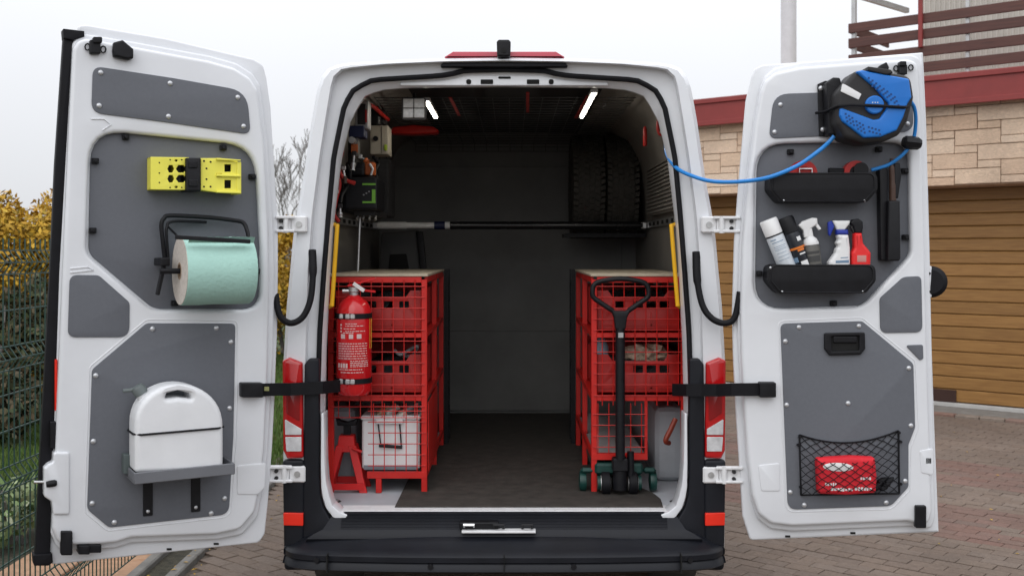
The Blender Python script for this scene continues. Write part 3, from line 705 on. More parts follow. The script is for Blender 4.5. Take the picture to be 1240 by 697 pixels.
# ------------------------------------------------------------------ rear doors
class Door:
    def __init__(s, sg, hx, hy, ang):
        s.sg = sg; a = R(ang); s.sv = Vector((sg*math.cos(a), -math.sin(a), 0)); s.n = Vector((-sg*math.sin(a), -math.cos(a), 0))
        up = Vector((0, 0, 1)); yv = up.cross(s.sv); s.o = 1 if yv.dot(s.n) > 0 else -1; s.H = Vector((hx, hy, 0))
        s.M = Matrix(((s.sv.x, yv.x, 0, hx), (s.sv.y, yv.y, 0, hy), (0, 0, 1, 0), (0, 0, 0, 1)))
    def st(s, px, py, v=0):
        d = Vector(((px-620)/F, 1, -(py-HZ)/F)); C = Vector((CX, CY, CZ)); P0 = s.H+s.n*v
        lam = (P0-C).dot(s.n)/d.dot(s.n); P = C+d*lam; q = P-s.H; return (q.dot(s.sv), q.z)
    def poly(s, pts, v=0): return [s.st(q[0], q[1], v)+tuple(q[2:]) for q in pts]
    def P(s, px, py, v): a, b = s.st(px, py, v); return Vector((a, s.o*v, b))
    def loc(s, a, b, v): return Vector((a, s.o*v, b))
    def fn(s): return lambda a, b, d: (a, s.o*d, b)
    def plate(s, polys, d0, d1, bev, name, mat, parent=None, **k): return plate(polys, d0, d1, bev, s.fn(), name, mat, parent, T=s.M, **k)
    def mb(s): return MB(s.M)
    def thing(s, name, label, cat, px, py, v, group=None):
        return empty(name, mtx=s.M @ Matrix.Translation(s.P(px, py, v)), label=label, cat=cat, group=group)
DLft = Door(-1, -.95, -.10, 30); DRgt = Door(1, .972, -.10, 1.5)
def screw_mesh(r=.0105):
    m = MB(); m.lathe([(r, 0), (r*.95, .35), (r*.7, .75), (r*.25, 1), (.0001, 1)], (0, 0, 0), (0, 1, 0), 12, caps=False)
    for v in m.v: v.y *= .006
    me = bpy.data.meshes.new('screw'); me.from_pydata(m.v, [], m.f); finish(me, ZINC_P, True); return me
ZINC_P = M('screw_zinc', (.55, .56, .58), .35, metal=.6, var=.1)
SCR = screw_mesh()
def screws(d, pts, v, parent):
    for a, b in pts:
        q = d.P(a, b, v); m4 = d.M @ Matrix.Translation(q) @ Matrix.Rotation(0 if d.o > 0 else math.pi, 4, 'Z')
        link('screw', SCR, parent, m4)
def clip(d, a, b, v, parent):
    q = d.P(a, b, v); m = d.mb(); o = d.o
    m.box(q.x-.013, q.x+.013, q.y-.012, q.y+.012, q.z-.011, q.z+.011); m.cyl(q+Vector((0, 0, 0)), q+Vector((0, o*.02, 0)), .008, 10)
    m.build('panel_clip', BLACKP, parent, bevel=.003)
def make_door(d, skin, frame, big, panels, name_label, beads):
    dr = d.plate([roundpoly(d.poly(skin, -.03), .03)], -.045, -.018, .008, 'rear_door', WHITE, van); dr['label'] = name_label
    hole = scalepoly(roundpoly(d.poly(big, .04), .03), 1, .016)
    d.plate([roundpoly(d.poly(scalepoly([q[:2] for q in frame], 1, 5), -.01), .04)], -.02, .006, .01, 'door_step', WHITE, dr)
    d.plate([roundpoly(d.poly(frame, .04), .05), hole], -.012, .042, .016, 'inner_frame', WHITE, dr, res=4)
    d.plate([scalepoly(roundpoly(d.poly(big, .0), .03), 1.03)], .006, .012, .002, 'trim_panel', PANEL, dr)
    for p, r in panels: d.plate([roundpoly(d.poly(p, .045), r)], .038, .0475, .0015, 'trim_panel', PANEL, dr)
    for p in beads:
        q = scalepoly(roundpoly(d.poly(p, .042), .03), 1, .014); d.mb().tube([d.loc(a, b, .0405) for a, b in q], .0035, 6, closed=True).build('pressed_bead', WHITE, dr, smooth=True)
    return dr
Lskin = [(94, 31), (106, 31), (200, 47), (285, 67), (306, 72), (318, 79), (322, 95), (327, 130), (331.5, 202), (336, 274), (336, 330), (335, 400), (332, 480), (329, 540), (324, 607), (320, 645), (313, 656), (200, 668), (58, 683), (66, 560), (72, 400), (82, 230)]
Lframe = [(88.5, 58), (94, 49), (104, 46.5), (166, 57), (252, 73), (284, 82), (303, 94), (312, 108), (321, 180), (326, 274), (327, 330), (325, 440), (321, 540), (316, 586), (309, 620), (291, 641), (262, 647), (159, 651), (141, 657), (120, 659), (72, 660), (63, 640), (69, 500), (76, 330), (84, 150)]
LA = [(112.5, 80, .035), (209, 94.6), (299, 110.5, .09), (303.5, 163, .03), (200.5, 148), (110.5, 136.5, .045)]
LB = [(112.5, 161, .12), (207, 171), (306, 180, .13), (312, 300), (312, 371, .07), (186, 371, .09), (109.5, 306, .07)]
LC = [(84.5, 332.5, .03), (119.5, 333, .03), (157, 366, .03), (156.5, 408, .04), (82, 408, .03)]
LD = [(177.5, 391, .03), (285, 391.5, .02), (282.5, 528), (277, 622, .04), (132, 638, .03), (105.5, 616, .04), (111.5, 447, .03)]
ld = make_door(DLft, Lskin, Lframe, LB, [(LA, .02), (LC, .015), (LD, .02)], 'left rear door with paper roll, yellow chocks and white canister', [LD])
screws(DLft, [(122, 88), (206, 101), (288, 118), (120, 128), (204, 141), (295, 153), (116, 454.5), (279.5, 414), (278, 494), (113, 534), (111.6, 609), (138.5, 632), (255.6, 621), (272, 603), (184.7, 398), (262, 397)], .0475, ld)
for a, b in ((152, 166), (270, 179), (115, 195), (305, 214), (112, 279), (310, 328), (211, 367)): clip(DLft, a, b, .018, ld)
# black rubber flange on the free edge
st_ = [(77, 36), (91, 38), (80, 200), (72.5, 330), (66.5, 480), (59.5, 683), (41, 683), (52, 480), (60, 330), (66, 200)]
DLft.plate([roundpoly(DLft.poly(st_, -.02), .006)], -.05, .0, .006, 'edge_seal', RUBBER, ld)
DLft.plate([roundpoly(DLft.poly([(76, 35), (102, 38), (102, 45), (88, 49), (77, 47)], .005), .004)], -.05, .012, .004, 'edge_seal_cap', RUBBER, ld)
DLft.plate([roundpoly(DLft.poly([(40, 671), (63, 669), (64, 680), (58, 684), (41, 684)], .005), .004)], -.05, .012, .004, 'edge_seal_cap', RUBBER, ld)
def blk(d, px0, px1, py0, py1, v0, v1, name, parent, mat=BLACKP, r=.006, bev=.004):
    return d.plate([roundpoly(d.poly([(px0, py0), (px1, py0), (px1, py1), (px0, py1)], v1), r)], v0, v1, bev, name, mat, parent)
# latches, stops, lock
lt = blk(DLft, 109, 122, 48, 65, .04, .07, 'door_latch', ld)
for q in ((106, 57), (125, 60)): DLft.mb().tube([DLft.P(q[0]+3.2*math.cos(t), q[1]+4*math.sin(t), .05) for t in [i*.785 for i in range(8)]], .003, 6, closed=True).build('latch_ear', BLACKP, lt, smooth=True)
blk(DLft, 113, 124, 44.5, 52, .045, .08, 'latch_hook', lt)
DLft.plate([roundpoly(DLft.poly([(136, 62), (137, 52), (148, 49), (161, 60), (161, 71), (155, 73), (137, 69)], .06), .006)], .04, .075, .008, 'door_stop', BLACKP, ld)
blk(DLft, 74, 88, 643, 672, .02, .06, 'door_stop', ld); blk(DLft, 95, 109, 660, 671, -.01, .05, 'door_latch', ld); blk(DLft, 107, 123, 659, 669, -.01, .04, 'door_latch', ld)
lk = DLft.plate([roundpoly(DLft.poly([(64, 546), (84, 546), (84, 622), (64, 622), (62, 606), (53, 600), (53, 566), (58, 561), (64, 558)], .035), .012)], -.01, .052, .008, 'lock_housing', WHITE, ld)
DLft.mb().lathe([(.011, 0), (.013, .3), (.013, .8), (.008, 1)], DLft.P(56, 586, .05), DLft.P(69, 584, .055), 12).build('lock_knob', BLACKP, lk, smooth=True)
DLft.mb().tube([DLft.P(55, 583, .03), DLft.P(41, 583, .03)], .0055, 8).build('lock_pin', STEEL, lk, smooth=True)
blk(DLft, 61, 68, 510, 543, -.01, .03, 'side_latch', ld)
blk(DLft, 66.5, 69.5, 435, 497, -.016, .012, 'red_marker', ld, REFL, .002, .001)
DLft.plate([roundpoly(DLft.poly([(287, 563), (322, 560), (320, 590), (312, 598), (287, 598)], .042), .01)], .040, .045, .002, 'pressed_boss', WHITE, ld)
DLft.mb().tube([DLft.P(a, b, .043) for a, b in ((110, 144), (126, 144), (134, 151), (124, 158))], .003, 6).build('pressed_bead', WHITE, ld, smooth=True)
DLft.mb().tube([DLft.P(a, b, .043) for a, b in ((85, 325), (106, 323), (113, 327), (85, 330))], .003, 6).build('pressed_bead', WHITE, ld, smooth=True)

Rskin = [(910, 92), (914, 83), (924, 79), (1000, 73.5), (1117, 64, .006), (1121, 150), (1125, 300), (1127.5, 420), (1131, 520), (1136, 643, .006), (908, 653, .02), (899, 624), (895, 560), (891, 500), (888, 440), (886.5, 380), (889, 290), (894, 224), (903, 123)]
Rframe = [(921, 112), (926, 98), (938, 88), (969, 81), (1033, 76), (1100, 71.5), (1110, 75), (1113, 84), (1116, 150), (1120, 300), (1123, 420), (1126, 520), (1129, 620), (1125, 634), (1112, 634), (1100, 631), (960, 637), (934, 634), (918, 622), (911, 600), (905, 550), (901, 490), (898, 430), (897, 380), (899, 300), (905, 222), (914, 150)]
RA = [(937, 114, .07), (1104.5, 108.5, .03), (1106.5, 159.5, .05), (931, 168, .03)]
RB = [(919, 178, .12), (1001, 177), (1098, 176, .07), (1098.5, 307, .06), (1043, 367, .1), (916.5, 371, .11)]
RC = [(1065, 361, .03), (1094, 335, .04), (1115.5, 334, .02), (1117, 402, .03), (1066, 403, .03)]
RC2 = [(1096, 417.6), (1117.5, 417), (1118, 434), (1114, 436)]
RD = [(945, 391.5, .025), (1044, 388.5, .03), (1106, 440, .03), (1108, 517, .03), (1100, 538, .03), (1100, 589, .03), (1079, 612, .05), (954, 616.5, .04)]
rd = make_door(DRgt, Rskin, Rframe, RB, [(RA, .02), (RC, .012), (RC2, .008), (RD, .018)], 'right rear door with blue hose reel, spray bottles and net', [RD])
screws(DRgt, [(945, 127), (938, 160), (1099, 150), (967.5, 396), (1040, 394.5), (951, 413), (952.5, 490), (1027, 488), (1100.5, 445.5), (1103, 515), (1096, 582), (1073, 608), (974, 611), (957, 595.5)], .0475, rd)
for a, b in ((957, 184), (1064, 181), (1095, 207), (1096, 287), (919, 331), (1009, 367)): clip(DRgt, a, b, .018, rd)
lt = blk(DRgt, 1089, 1099, 78, 90, .04, .07, 'door_latch', rd)
for q in ((1085, 83), (1103, 82)): DRgt.mb().tube([DRgt.P(q[0]+2.8*math.cos(t), q[1]+3.4*math.sin(t), .05) for t in [i*.785 for i in range(8)]], .003, 6, closed=True).build('latch_ear', BLACKP, lt, smooth=True)
blk(DRgt, 1090, 1098, 74, 80, .045, .08, 'latch_hook', lt)
DRgt.plate([roundpoly(DRgt.poly([(1060, 85), (1066, 79), (1073, 75.5), (1076, 82), (1075, 88)], .06), .004)], .04, .07, .005, 'door_stop', BLACKP, rd)
blk(DRgt, 1109, 1122, 612, 639, .03, .06, 'door_stop', rd)
blk(DRgt, 1121, 1128, 554, 561, .038, .044, 'lock_hole', rd, BLACK, .002, .001)
DRgt.plate([roundpoly(DRgt.poly([(1113, 545), (1130, 542), (1130, 575), (1115, 572)], .04), .01)], .036, .044, .003, 'pressed_boss', WHITE, rd)
DRgt.plate([roundpoly(DRgt.poly([(918, 563), (944, 560), (944, 594), (922, 594)], .042), .01)], .040, .045, .002, 'pressed_boss', WHITE, rd)
DRgt.mb().lathe([(.066, 0), (.066, .7), (.05, 1)], DRgt.P(1127, 341, -.04), DRgt.P(1127, 341, -.0), 28).build('door_bumper', RUBBER, rd, smooth=True)
blk(DRgt, 1122, 1128.5, 322, 360, -.03, .0, 'bumper_bracket', rd, WHITE)
for py in (331, 353): q = DRgt.P(1125, py, .0); DRgt.mb().cyl(q, q+Vector((0, DRgt.o*.005, 0)), .006, 10).build('bolt', BLACKP, rd)
hd = DRgt.plate([roundpoly(DRgt.poly([(998, 403), (1047, 402), (1047.5, 422), (1042, 429), (1004, 430), (998, 422)], .055), .008), roundpoly(DRgt.poly([(1006, 407), (1040, 406), (1040, 424), (1007, 425)], .055), .006)], .047, .062, .004, 'pull_handle', BLACKP, rd)
blk(DRgt, 1005, 1041, 405, 426, .0472, .05, 'handle_recess', hd, BLACK); blk(DRgt, 1009, 1038, 407, 415, .05, .06, 'handle_grip', hd, BLACKP)

# hinges, check straps, wiring loops
def hinge(d, sg, pyc, pxs):
    (xa, xb, xc) = pxs                                    # pillar edge, middle, door edge
    h = MB(); a, b = W(xa, pyc-10, -.03), W(xb, pyc+10, -.03)
    h.box(min(a.x, b.x), max(a.x, b.x), -.04, -.012, b.z, a.z); hg = h.build('hinge', HINGE, van, bevel=.006)
    a2, c2 = W(xb, pyc-8, -.06), W(xc, pyc-8, -.09)
    MB().bar(W(xb+sg*-4, pyc-8.5, -.045), W(xc, pyc-8.5, -.08), .03, .012).build('hinge_arm', HINGE, hg, bevel=.003)
    MB().bar(W(xb+sg*-4, pyc+8, -.045), W(xc, pyc+8, -.08), .03, .012).build('hinge_arm', HINGE, hg, bevel=.003)
    MB().bar(W(xb, pyc, -.04), W(xc, pyc, -.07), .012, .05).build('hinge_web', HINGE, hg, bevel=.003)
    p = W(xb+sg*6, pyc, -.06); MB().cyl(p+Vector((0, 0, .036)), p-Vector((0, 0, .036)), .012, 14).build('hinge_pin', HINGE, hg, smooth=True)
    for t in (.35,):
        q = W(xa+(xb-xa)*.5, pyc, -.04); MB().cyl(q, q+Vector((0, -.006, 0)), .013, 16).build('bolt', ZINC, hg, smooth=True)
    q = W(xb+(xc-xb)*.6, pyc-4, -.065); MB().cyl(q, q+Vector((0, -.012, 0)), .008, 12).build('bolt', DGREY, hg)
    q = W(xb+(xc-xb)*.6, pyc+4.5, -.065); MB().cyl(q, q+Vector((0, -.012, 0)), .008, 12).build('bolt', DGREY, hg)
hinge(DLft, -1, 271.5, (372, 352, 333)); hinge(DLft, -1, 573.5, (370, 350, 325))
hinge(DRgt, 1, 272, (849, 868, 897)); hinge(DRgt, 1, 574.5, (851, 871, 900))
for sg, dd, A, Bs in ((-1, DLft, (306, 472), [(338, 471, -.125), (352, 471, -.08), (372, 470, -.06), (390, 469, -.045), (411, 467, .07)]), (1, DRgt, (928, 471), [(886, 471.5, -.175), (868, 472, -.11), (850, 472, -.07), (832, 472, -.045), (815, 471.5, .07)])):
    p0 = dd.M @ dd.P(A[0], A[1], .06); pts = [p0]+[W(*q) for q in Bs]
    m = MB(); h = .026
    ring_ = []
    for i, p in enumerate(pts):
        t_ = (pts[min(i+1, len(pts)-1)]-pts[max(i-1, 0)]).normalized(); n_ = Vector((t_.y, -t_.x, 0)).normalized()*.005
        ring_.append([p-n_-Vector((0, 0, h)), p+n_-Vector((0, 0, h)), p+n_+Vector((0, 0, h)), p-n_+Vector((0, 0, h))])
    m.loft(ring_, closed=True); m.add([v for v in ring_[0]]+[v for v in ring_[-1]], [(0, 1, 2, 3), (7, 6, 5, 4)])
    cs = m.build('check_strap', RUBBER, van)
    if sg < 0: blk(dd, 293, 319, 463.5, 481, .04, .085, 'strap_anchor', cs); blk(dd, 320, 326, 468, 473, .066, .07, 'strap_mark', cs, M('strap_tag', (.25, .25, .1), .6), .001, .0005)
    else: blk(dd, 920, 940, 463, 481, .04, .085, 'strap_anchor', cs); blk(dd, 902, 908, 469, 474, .066, .07, 'strap_mark', cs, ZINC, .001, .0005)
for pts in ([(378, 303, -.005), (379, 330, -.03), (376, 362, -.05), (367, 383, -.07), (353, 391, -.085), (341, 385, -.09), (336, 372, -.085), (334, 356, -.07)],
            [(843, 305, -.005), (844.5, 340, -.03), (851, 370, -.05), (863, 386, -.07), (879, 391, -.09), (890, 383, -.1), (896, 353, -.1)]):
    P_ = spline([W(*q) for q in pts], 6)
    hl_ = MB().tube(P_, [.017 if i < 7 else .0135 for i in range(len(P_))], 12).build('wiring_loop', RUBBER, van, smooth=True)

# ================================================================== THINGS ON THE LEFT DOOR
d = DLft
# wheel chocks under a strap
VB = .012                                                # surface of the recessed panel
ch = d.thing('wheel_chock', 'yellow plastic wheel chock plate with hexagonal holes, left under the black strap', 'wheel chock', 205, 232, VB, 'yellow wheel chocks')
def hexa2(d, cx, cy, rx, ry, v, n=6, rot=0): return [d.st(cx+rx*math.cos(rot+i*2*math.pi/n), cy+ry*math.sin(rot+i*2*math.pi/n), v) for i in range(n)]
holes = [hexa2(d, x, y, 5.2, 4.6, .09) for x in (209, 220) for y in (203.5, 213.5, 223.5)]
holes = [hexa2(d, 207, 204.5, 4.2, 5.2, .09), hexa2(d, 207, 216.5, 4.2, 5.2, .09), hexa2(d, 219.5, 204.5, 6.4, 5.2, .09), hexa2(d, 219.5, 216.5, 6.4, 5.2, .09), hexa2(d, 213.5, 194.5, 2.2, 1.6, .09), hexa2(d, 213.5, 226.5, 2.2, 1.6, .09)]
d.plate([roundpoly(d.poly([(182.5, 190), (227, 190.5), (229, 230), (182.5, 229.5)], .09), .004)]+holes, .075, .09, .002, 'face_plate', CHOCK, ch)
for x, y in ((193, 197), (193, 209.5), (193, 221), (206, 193.5), (220, 193.5), (206, 227), (220, 227)):
    q = d.P(x, y, .09); d.mb().cyl(q-Vector((0, .001, 0)), q+Vector((0, .0008, 0)), .003, 8).build('small_hole', BLACK, ch)
m = d.mb()
for a in ([(182.5, 190), (184, 190), (184, 229.5), (182.5, 229.5)], [(182.5, 190), (229, 190.5), (229, 192), (182.5, 191.5)], [(182.5, 228), (229, 228.5), (229, 230), (182.5, 229.5)], [(211, 192), (213, 192), (213, 228), (211, 228)]):
    m.prism(d.poly(a, .08), d.fn(), VB+.001, .0745)
m.build('side_wall', CHOCK, ch)
c2 = d.thing('wheel_chock', 'yellow plastic wheel chock wedge with square openings, right under the black strap', 'wheel chock', 268, 236, VB, 'yellow wheel chocks')
sq = lambda x0, x1, y0, y1, v=.1: d.poly([(x0, y0), (x1, y0), (x1, y1), (x0, y1)], v)
d.plate([roundpoly(d.poly([(243, 191.5), (267, 191.5), (291, 197.5), (291, 234.5), (262, 233), (243, 230)], .1), .005), sq(272, 280, 199, 208), sq(272, 280, 218, 228)], .088, .1, .002, 'face_plate', CHOCK, c2)
for y in (192.5, 212, 232): d.plate([roundpoly(d.poly([(262, y-1.3), (291.5, y+(1 if y < 200 else 0)), (291.5, y+2.4), (262, y+1.3)], .108), .002)], .099, .112, .002, 'rib', CHOCK, c2)
d.plate([roundpoly(sq(286.5, 292, 196, 235, .1), .003)], VB+.001, .104, .003, 'end_wall', CHOCK, c2)
m = d.mb()
for a in ([(243, 191.5), (288, 195), (288, 197), (243, 193.5)], [(243, 228), (288, 232), (288, 234), (243, 230)], [(243, 191.5), (245, 191.5), (245, 230), (243, 230)]): m.prism(d.poly(a, .09), d.fn(), VB+.001, .0875)
m.build('side_wall', CHOCK, c2)
for x, y in ((247, 195), (255, 196), (247, 226), (255, 226), (250, 204), (250, 217)):
    q = d.P(x, y, .1); d.mb().cyl(q-Vector((0, .001, 0)), q+Vector((0, .0008, 0)), .004, 8).build('small_hole', BLACK, c2)
blk(d, 262, 269, 209.5, 214.5, .0995, .104, 'rivet', c2, M('chock_dark', (.5, .42, .03), .5), .002, .001)
sp = d.thing('chock_strap', 'wide black strap holding the two yellow wheel chocks to the door', 'strap', 235, 232, VB)
d.plate([roundpoly(sq(225.5, 243.5, 191, 231.5, .112), .005)], VB+.001, .113, .006, 'strap_band', BLACKP, sp)
for y in (199, 221.5): d.plate([roundpoly(sq(229, 240, y-4, y+4, .12), .003)], .112, .119, .002, 'buckle', BLACKP, sp)

# wall holder and paper roll
rh = d.thing('roll_holder', 'black tubular wall holder carrying the green paper roll', 'paper holder', 250, 300, VB)
tp = [(200, 318, .045), (197, 290, .05), (195.5, 272, .05), (199, 264, .05), (207, 261, .05), (250, 263, .05), (285, 267, .05), (295, 270, .055), (299.5, 280, .07), (301, 290, .10)]
d.mb().tube(spline([d.P(*q) for q in tp], 5), .0085, 10).build('frame_tube', BLACKP, rh, smooth=True)
d.mb().tube(spline([d.P(*q) for q in [(204, 316, .05), (202, 290, .055), (202, 276, .055), (209, 268, .05), (250, 269, .04)]], 5), .006, 8).build('frame_tube', BLACKP, rh, smooth=True)
d.mb().bar(d.P(203, 274, .05), d.P(216, 287, .12), .006, .006).build('brace', BLACKP, rh)
d.mb().bar(d.P(212, 287, .285), d.P(303, 292.5, .285), .012, .016).build('tear_bar', BLACKP, rh, bevel=.002)
blk(d, 195, 206, 312, 322, .03, .16, 'bracket', rh)
d.mb().bar(d.P(199, 319, .12), d.P(190.5, 357, .12), .014, .022, up=(0, 1, 0)).build('brake_arm', BLACKP, rh, bevel=.003)
vc = .165
c0_ = d.P(218, 328, vc); c1_ = d.P(301, 328, vc); rr_ = .132
ca = Vector((c0_.x, c0_.y, c0_.z)); cbv = Vector((c1_.x, c0_.y, c0_.z))
d.mb().cyl(ca+Vector((.075, 0, 0)), ca-Vector((.0, 0, 0)), .011, 10).build('axle', BLACKP, rh, smooth=True)
pr = empty('paper_roll', mtx=d.M @ Matrix.Translation(ca), label='large roll of pale green paper towel on the left door', cat='paper roll')
d.mb().lathe([(.034, 0), (rr_-.003, 0), (rr_, .012), (rr_+.0008, .25), (rr_-.0012, .5), (rr_+.0006, .75), (rr_, .985), (rr_-.003, 1), (.034, 1), (.034, 0)], ca, cbv, 56, caps=False).build('paper', PAPER, pr, smooth=True)
e = (cbv-ca).normalized()*.0012
d.mb().lathe([(.03, 0), (rr_-.002, 0), (rr_-.002, 1), (.03, 1)], ca-e*1.4, ca-e*.2, 48, caps=False).build('roll_end', CARD, pr, smooth=False)
d.mb().lathe([(.033, 0), (.033, 1), (.026, 1), (.026, 0), (.033, 0)], ca-e*2.5, cbv, 24, caps=False).build('core', M('cardboard', (.3, .22, .15), .9), pr, smooth=True)
fl_ = d.mb(); rows = [[], []]
for i in range(30):
    t = i/29; x = ca.x+(cbv.x-ca.x)*(.03+.94*t)
    rows[0].append(Vector((x, d.o*.262, ca.z+.108))); rows[1].append(Vector((x, d.o*(.284+.002*math.sin(i*2.1)), ca.z+.130+.0015*math.sin(i*1.7)+.002*random.random())))
fl_.loft(rows).build('torn_edge', PAPER, pr, smooth=True)

# canister and its tray
vt0, vt1 = .048, .22
tr = d.thing('canister_tray', 'grey plastic tray on two black brackets under the white canister', 'tray', 216, 588, .048)
a0, zb_ = d.st(152, 580, vt0); x0 = d.st(155, 580, .1)[0]; x1 = d.st(283, 575, .2)[0]
zt = d.st(216, 574, vt1)[1]
lo_, hi_ = min(x0, x1), max(x0, x1)
def dbox(d, a0, a1, v0, v1, z0, z1, m=None): m = m or d.mb(); return m.box(min(a0, a1), max(a0, a1), min(d.o*v0, d.o*v1), max(d.o*v0, d.o*v1), z0, z1)
dbox(d, lo_, hi_, vt0, vt1, zt-.016, zt-.008).build('tray_base', TRAYG, tr, bevel=.002)
for (a, b, c, e_) in ((lo_, hi_, vt1-.008, vt1+.001), (lo_, lo_+.008, vt0+.001, vt1-.009), (hi_-.008, hi_, vt0+.001, vt1-.009)):
    dbox(d, a, b, c, e_, zt-.022, zt+.022).build('tray_rim', TRAYG, tr, bevel=.003)
for px in (179, 237):
    q = d.st(px, 600, .05)[0]; zz = d.st(px, 624 if px < 200 else 619, .05)[1]
    br = dbox(d, q-.018, q+.018, .0478, .054, zz, zt-.018).build('bracket', BLACKP, tr, bevel=.002)
    dbox(d, q-.018, q+.018, .0545, .2, zt-.024, zt-.0175).build('bracket_arm', BLACKP, br)
    for z_ in (zz+.018, zt-.035): screws(d, [], 0, tr); link('screw', SCR, br, d.M @ Matrix.Translation(Vector((q, d.o*.054, z_))) @ Matrix.Scale(.7, 4))
dbox(d, lo_+.19, lo_+.23, .048, .06, zt+.0, zt+.07)
blk(d, 150, 159, 550, 574, .05, .1, 'side_clip', tr, M('grey_green', (.08, .1, .1), .6))
can = d.thing('water_canister', 'white plastic water canister with carry hole standing on the grey tray', 'canister', 216, 575, .13)
CO = [(163.5, 572, .02)]+[(217-53.5*math.cos(t), 516-52*abs(math.sin(t))**.9) for t in [i*math.pi/22 for i in range(23)]]+[(270.5, 569, .02)]
co = roundpoly(d.poly(CO, .2), .015); mn = min(b for a, b in co); sh = (zt-.007)-mn
co = [(a, b+sh) for a, b in co]
hole = roundpoly([(a, b+sh) for a, b in [q[:2] for q in d.poly([(200, 482), (202, 475), (216, 471.5), (230, 475), (233, 482), (216, 480)], .2)]], .010)
d.plate([co, hole], .07, .205, .02, 'body', CANW, can, res=5)
nx, nz_ = d.st(174, 479, .13)
d.mb().cyl((nx-.01, d.o*.13, nz_+sh-.02), (nx+.012, d.o*.13, nz_+sh+.018), .022, 16).build('neck', CANW, can, smooth=True)
cpM = M('grey_cap', (.12, .14, .14), .5)
d.mb().lathe([(.026, 0), (.026, .7), (.02, 1)], (nx+.008, d.o*.13, nz_+sh+.012), (nx+.026, d.o*.13, nz_+sh+.042), 16).build('cap', cpM, can, smooth=True)
d.mb().tube([(nx+.022, d.o*.13, nz_+sh+.03), (nx+.075, d.o*.13, nz_+sh+.026)], .008, 8).build('tap', cpM, can, smooth=True)
zc = d.st(216, 521, .205)[1]+sh; xa, xb = min(a for a, b in co), max(a for a, b in co)
d.mb().tube([Vector((xa+.01, d.o*.055, zc)), Vector((xa-.004, d.o*.08, zc)), Vector((xa-.004, d.o*.185, zc)), Vector((xa+.02, d.o*.209, zc)), Vector((xb-.02, d.o*.209, zc-.001)), Vector((xb+.004, d.o*.185, zc)), Vector((xb+.004, d.o*.08, zc)), Vector((xb-.01, d.o*.055, zc))], .004, 8).build('elastic_cord', RUBBER, can, smooth=True)

# ================================================================== THINGS ON THE RIGHT DOOR
d = DRgt
rl = d.thing('hose_reel', 'blue and black air hose reel mounted at the top of the right door', 'hose reel', 1050, 174, .05)
d.plate([roundpoly(d.poly([(990, 102), (999, 98), (1003, 98), (1003, 166), (992, 165)], .055), .003)], .048, .056, .0015, 'mount_plate', BLACKP, rl)
for q in ((994, 107), (996.5, 157)): link('screw', SCR, rl, d.M @ Matrix.Translation(d.P(q[0], q[1], .056)) @ Matrix.Rotation(math.pi, 4, 'Z'))
d.plate([roundpoly(d.poly([(998, 102), (1006, 95.5), (1014, 96), (1018, 110), (1018, 166), (1000, 164)], .09), .008)], .056, .13, .006, 'mount_arm', BLACKP, rl)
BODY = [(1012, 112), (1034, 87), (1048, 84), (1078, 88), (1102, 93), (1106, 118), (1099, 145), (1088, 164), (1070, 172), (1046, 174), (1022, 168), (1012, 150)]
d.plate([roundpoly(d.poly(BODY, .2), .04)], .06, .215, .02, 'housing', DGREY, rl, res=4)
UP = [(1036, 86.5), (1044, 85), (1076, 91), (1101, 95.5), (1104, 118), (1099, 126), (1094, 142), (1086, 158), (1066, 166), (1046, 167), (1020, 147), (1017, 140), (1017, 130), (1058, 145), (1065, 144), (1072, 134), (1077, 126), (1072, 121), (1060, 107)]
d.plate([roundpoly(d.poly(UP, .225), .012)], .19, .228, .008, 'blue_cover', BLUE, rl, res=3)
d.plate([roundpoly(d.poly([(1048, 82), (1076, 86), (1079, 90), (1070, 92), (1048, 87)], .2), .004)], .1, .232, .004, 'top_grip', DGREY, rl)
d.plate([roundpoly(d.poly([(1020, 101.5), (1024, 103), (1043, 114), (1039.5, 121), (1018, 111)], .216), .003)], .214, .219, .001, 'white_window', LABELW, rl)
hb = d.P(1058, 127.5, .215); d.mb().lathe([(.036, 0), (.036, .8), (.032, 1)], hb, hb+Vector((0, d.o*.018, 0)), 28).build('hub', BLUE, rl, smooth=True)
for dx in (-.010, .0, .010):
    q = hb+Vector((dx, d.o*.0185, .008)); d.mb().cyl(q, q+Vector((0, d.o*.001, 0)), .0025, 6).build('hub_mark', LABELW, rl)
dv = M('vent_blue', (.004, .05, .20), .5)
def vents(pts, rows, cols, du, dw):
    for i in range(rows):
        for j in range(cols):
            x = pts[0]+i*du[0]+j*dw[0]; y = pts[1]+i*du[1]+j*dw[1]; q = d.P(x, y, .228)
            d.mb().box(q.x-.0036, q.x+.0036, q.y-.0012, q.y+.0012, q.z-.0036, q.z+.0036).build('vent', dv, rl)
vents((1052, 94.5), 3, 8, (2.2, 5.0), (4.5, 3.3))
vents((1024, 138), 3, 3, (1, 4.4), (4.0, 2.4)); vents((1037, 147), 3, 3, (1, 4.6), (4.0, 2.2)); vents((1052, 154), 2, 4, (1, 5), (4.2, 1.2))
d.mb().tube([d.P(988, 137, .07), d.P(1000, 135, .12), d.P(1015, 128, .228), d.P(1030, 127, .236), d.P(1060, 128, .238), d.P(1096, 130, .234), d.P(1101, 128, .2)], .006, 8).build('elastic_cord', RUBBER, rl, smooth=True)
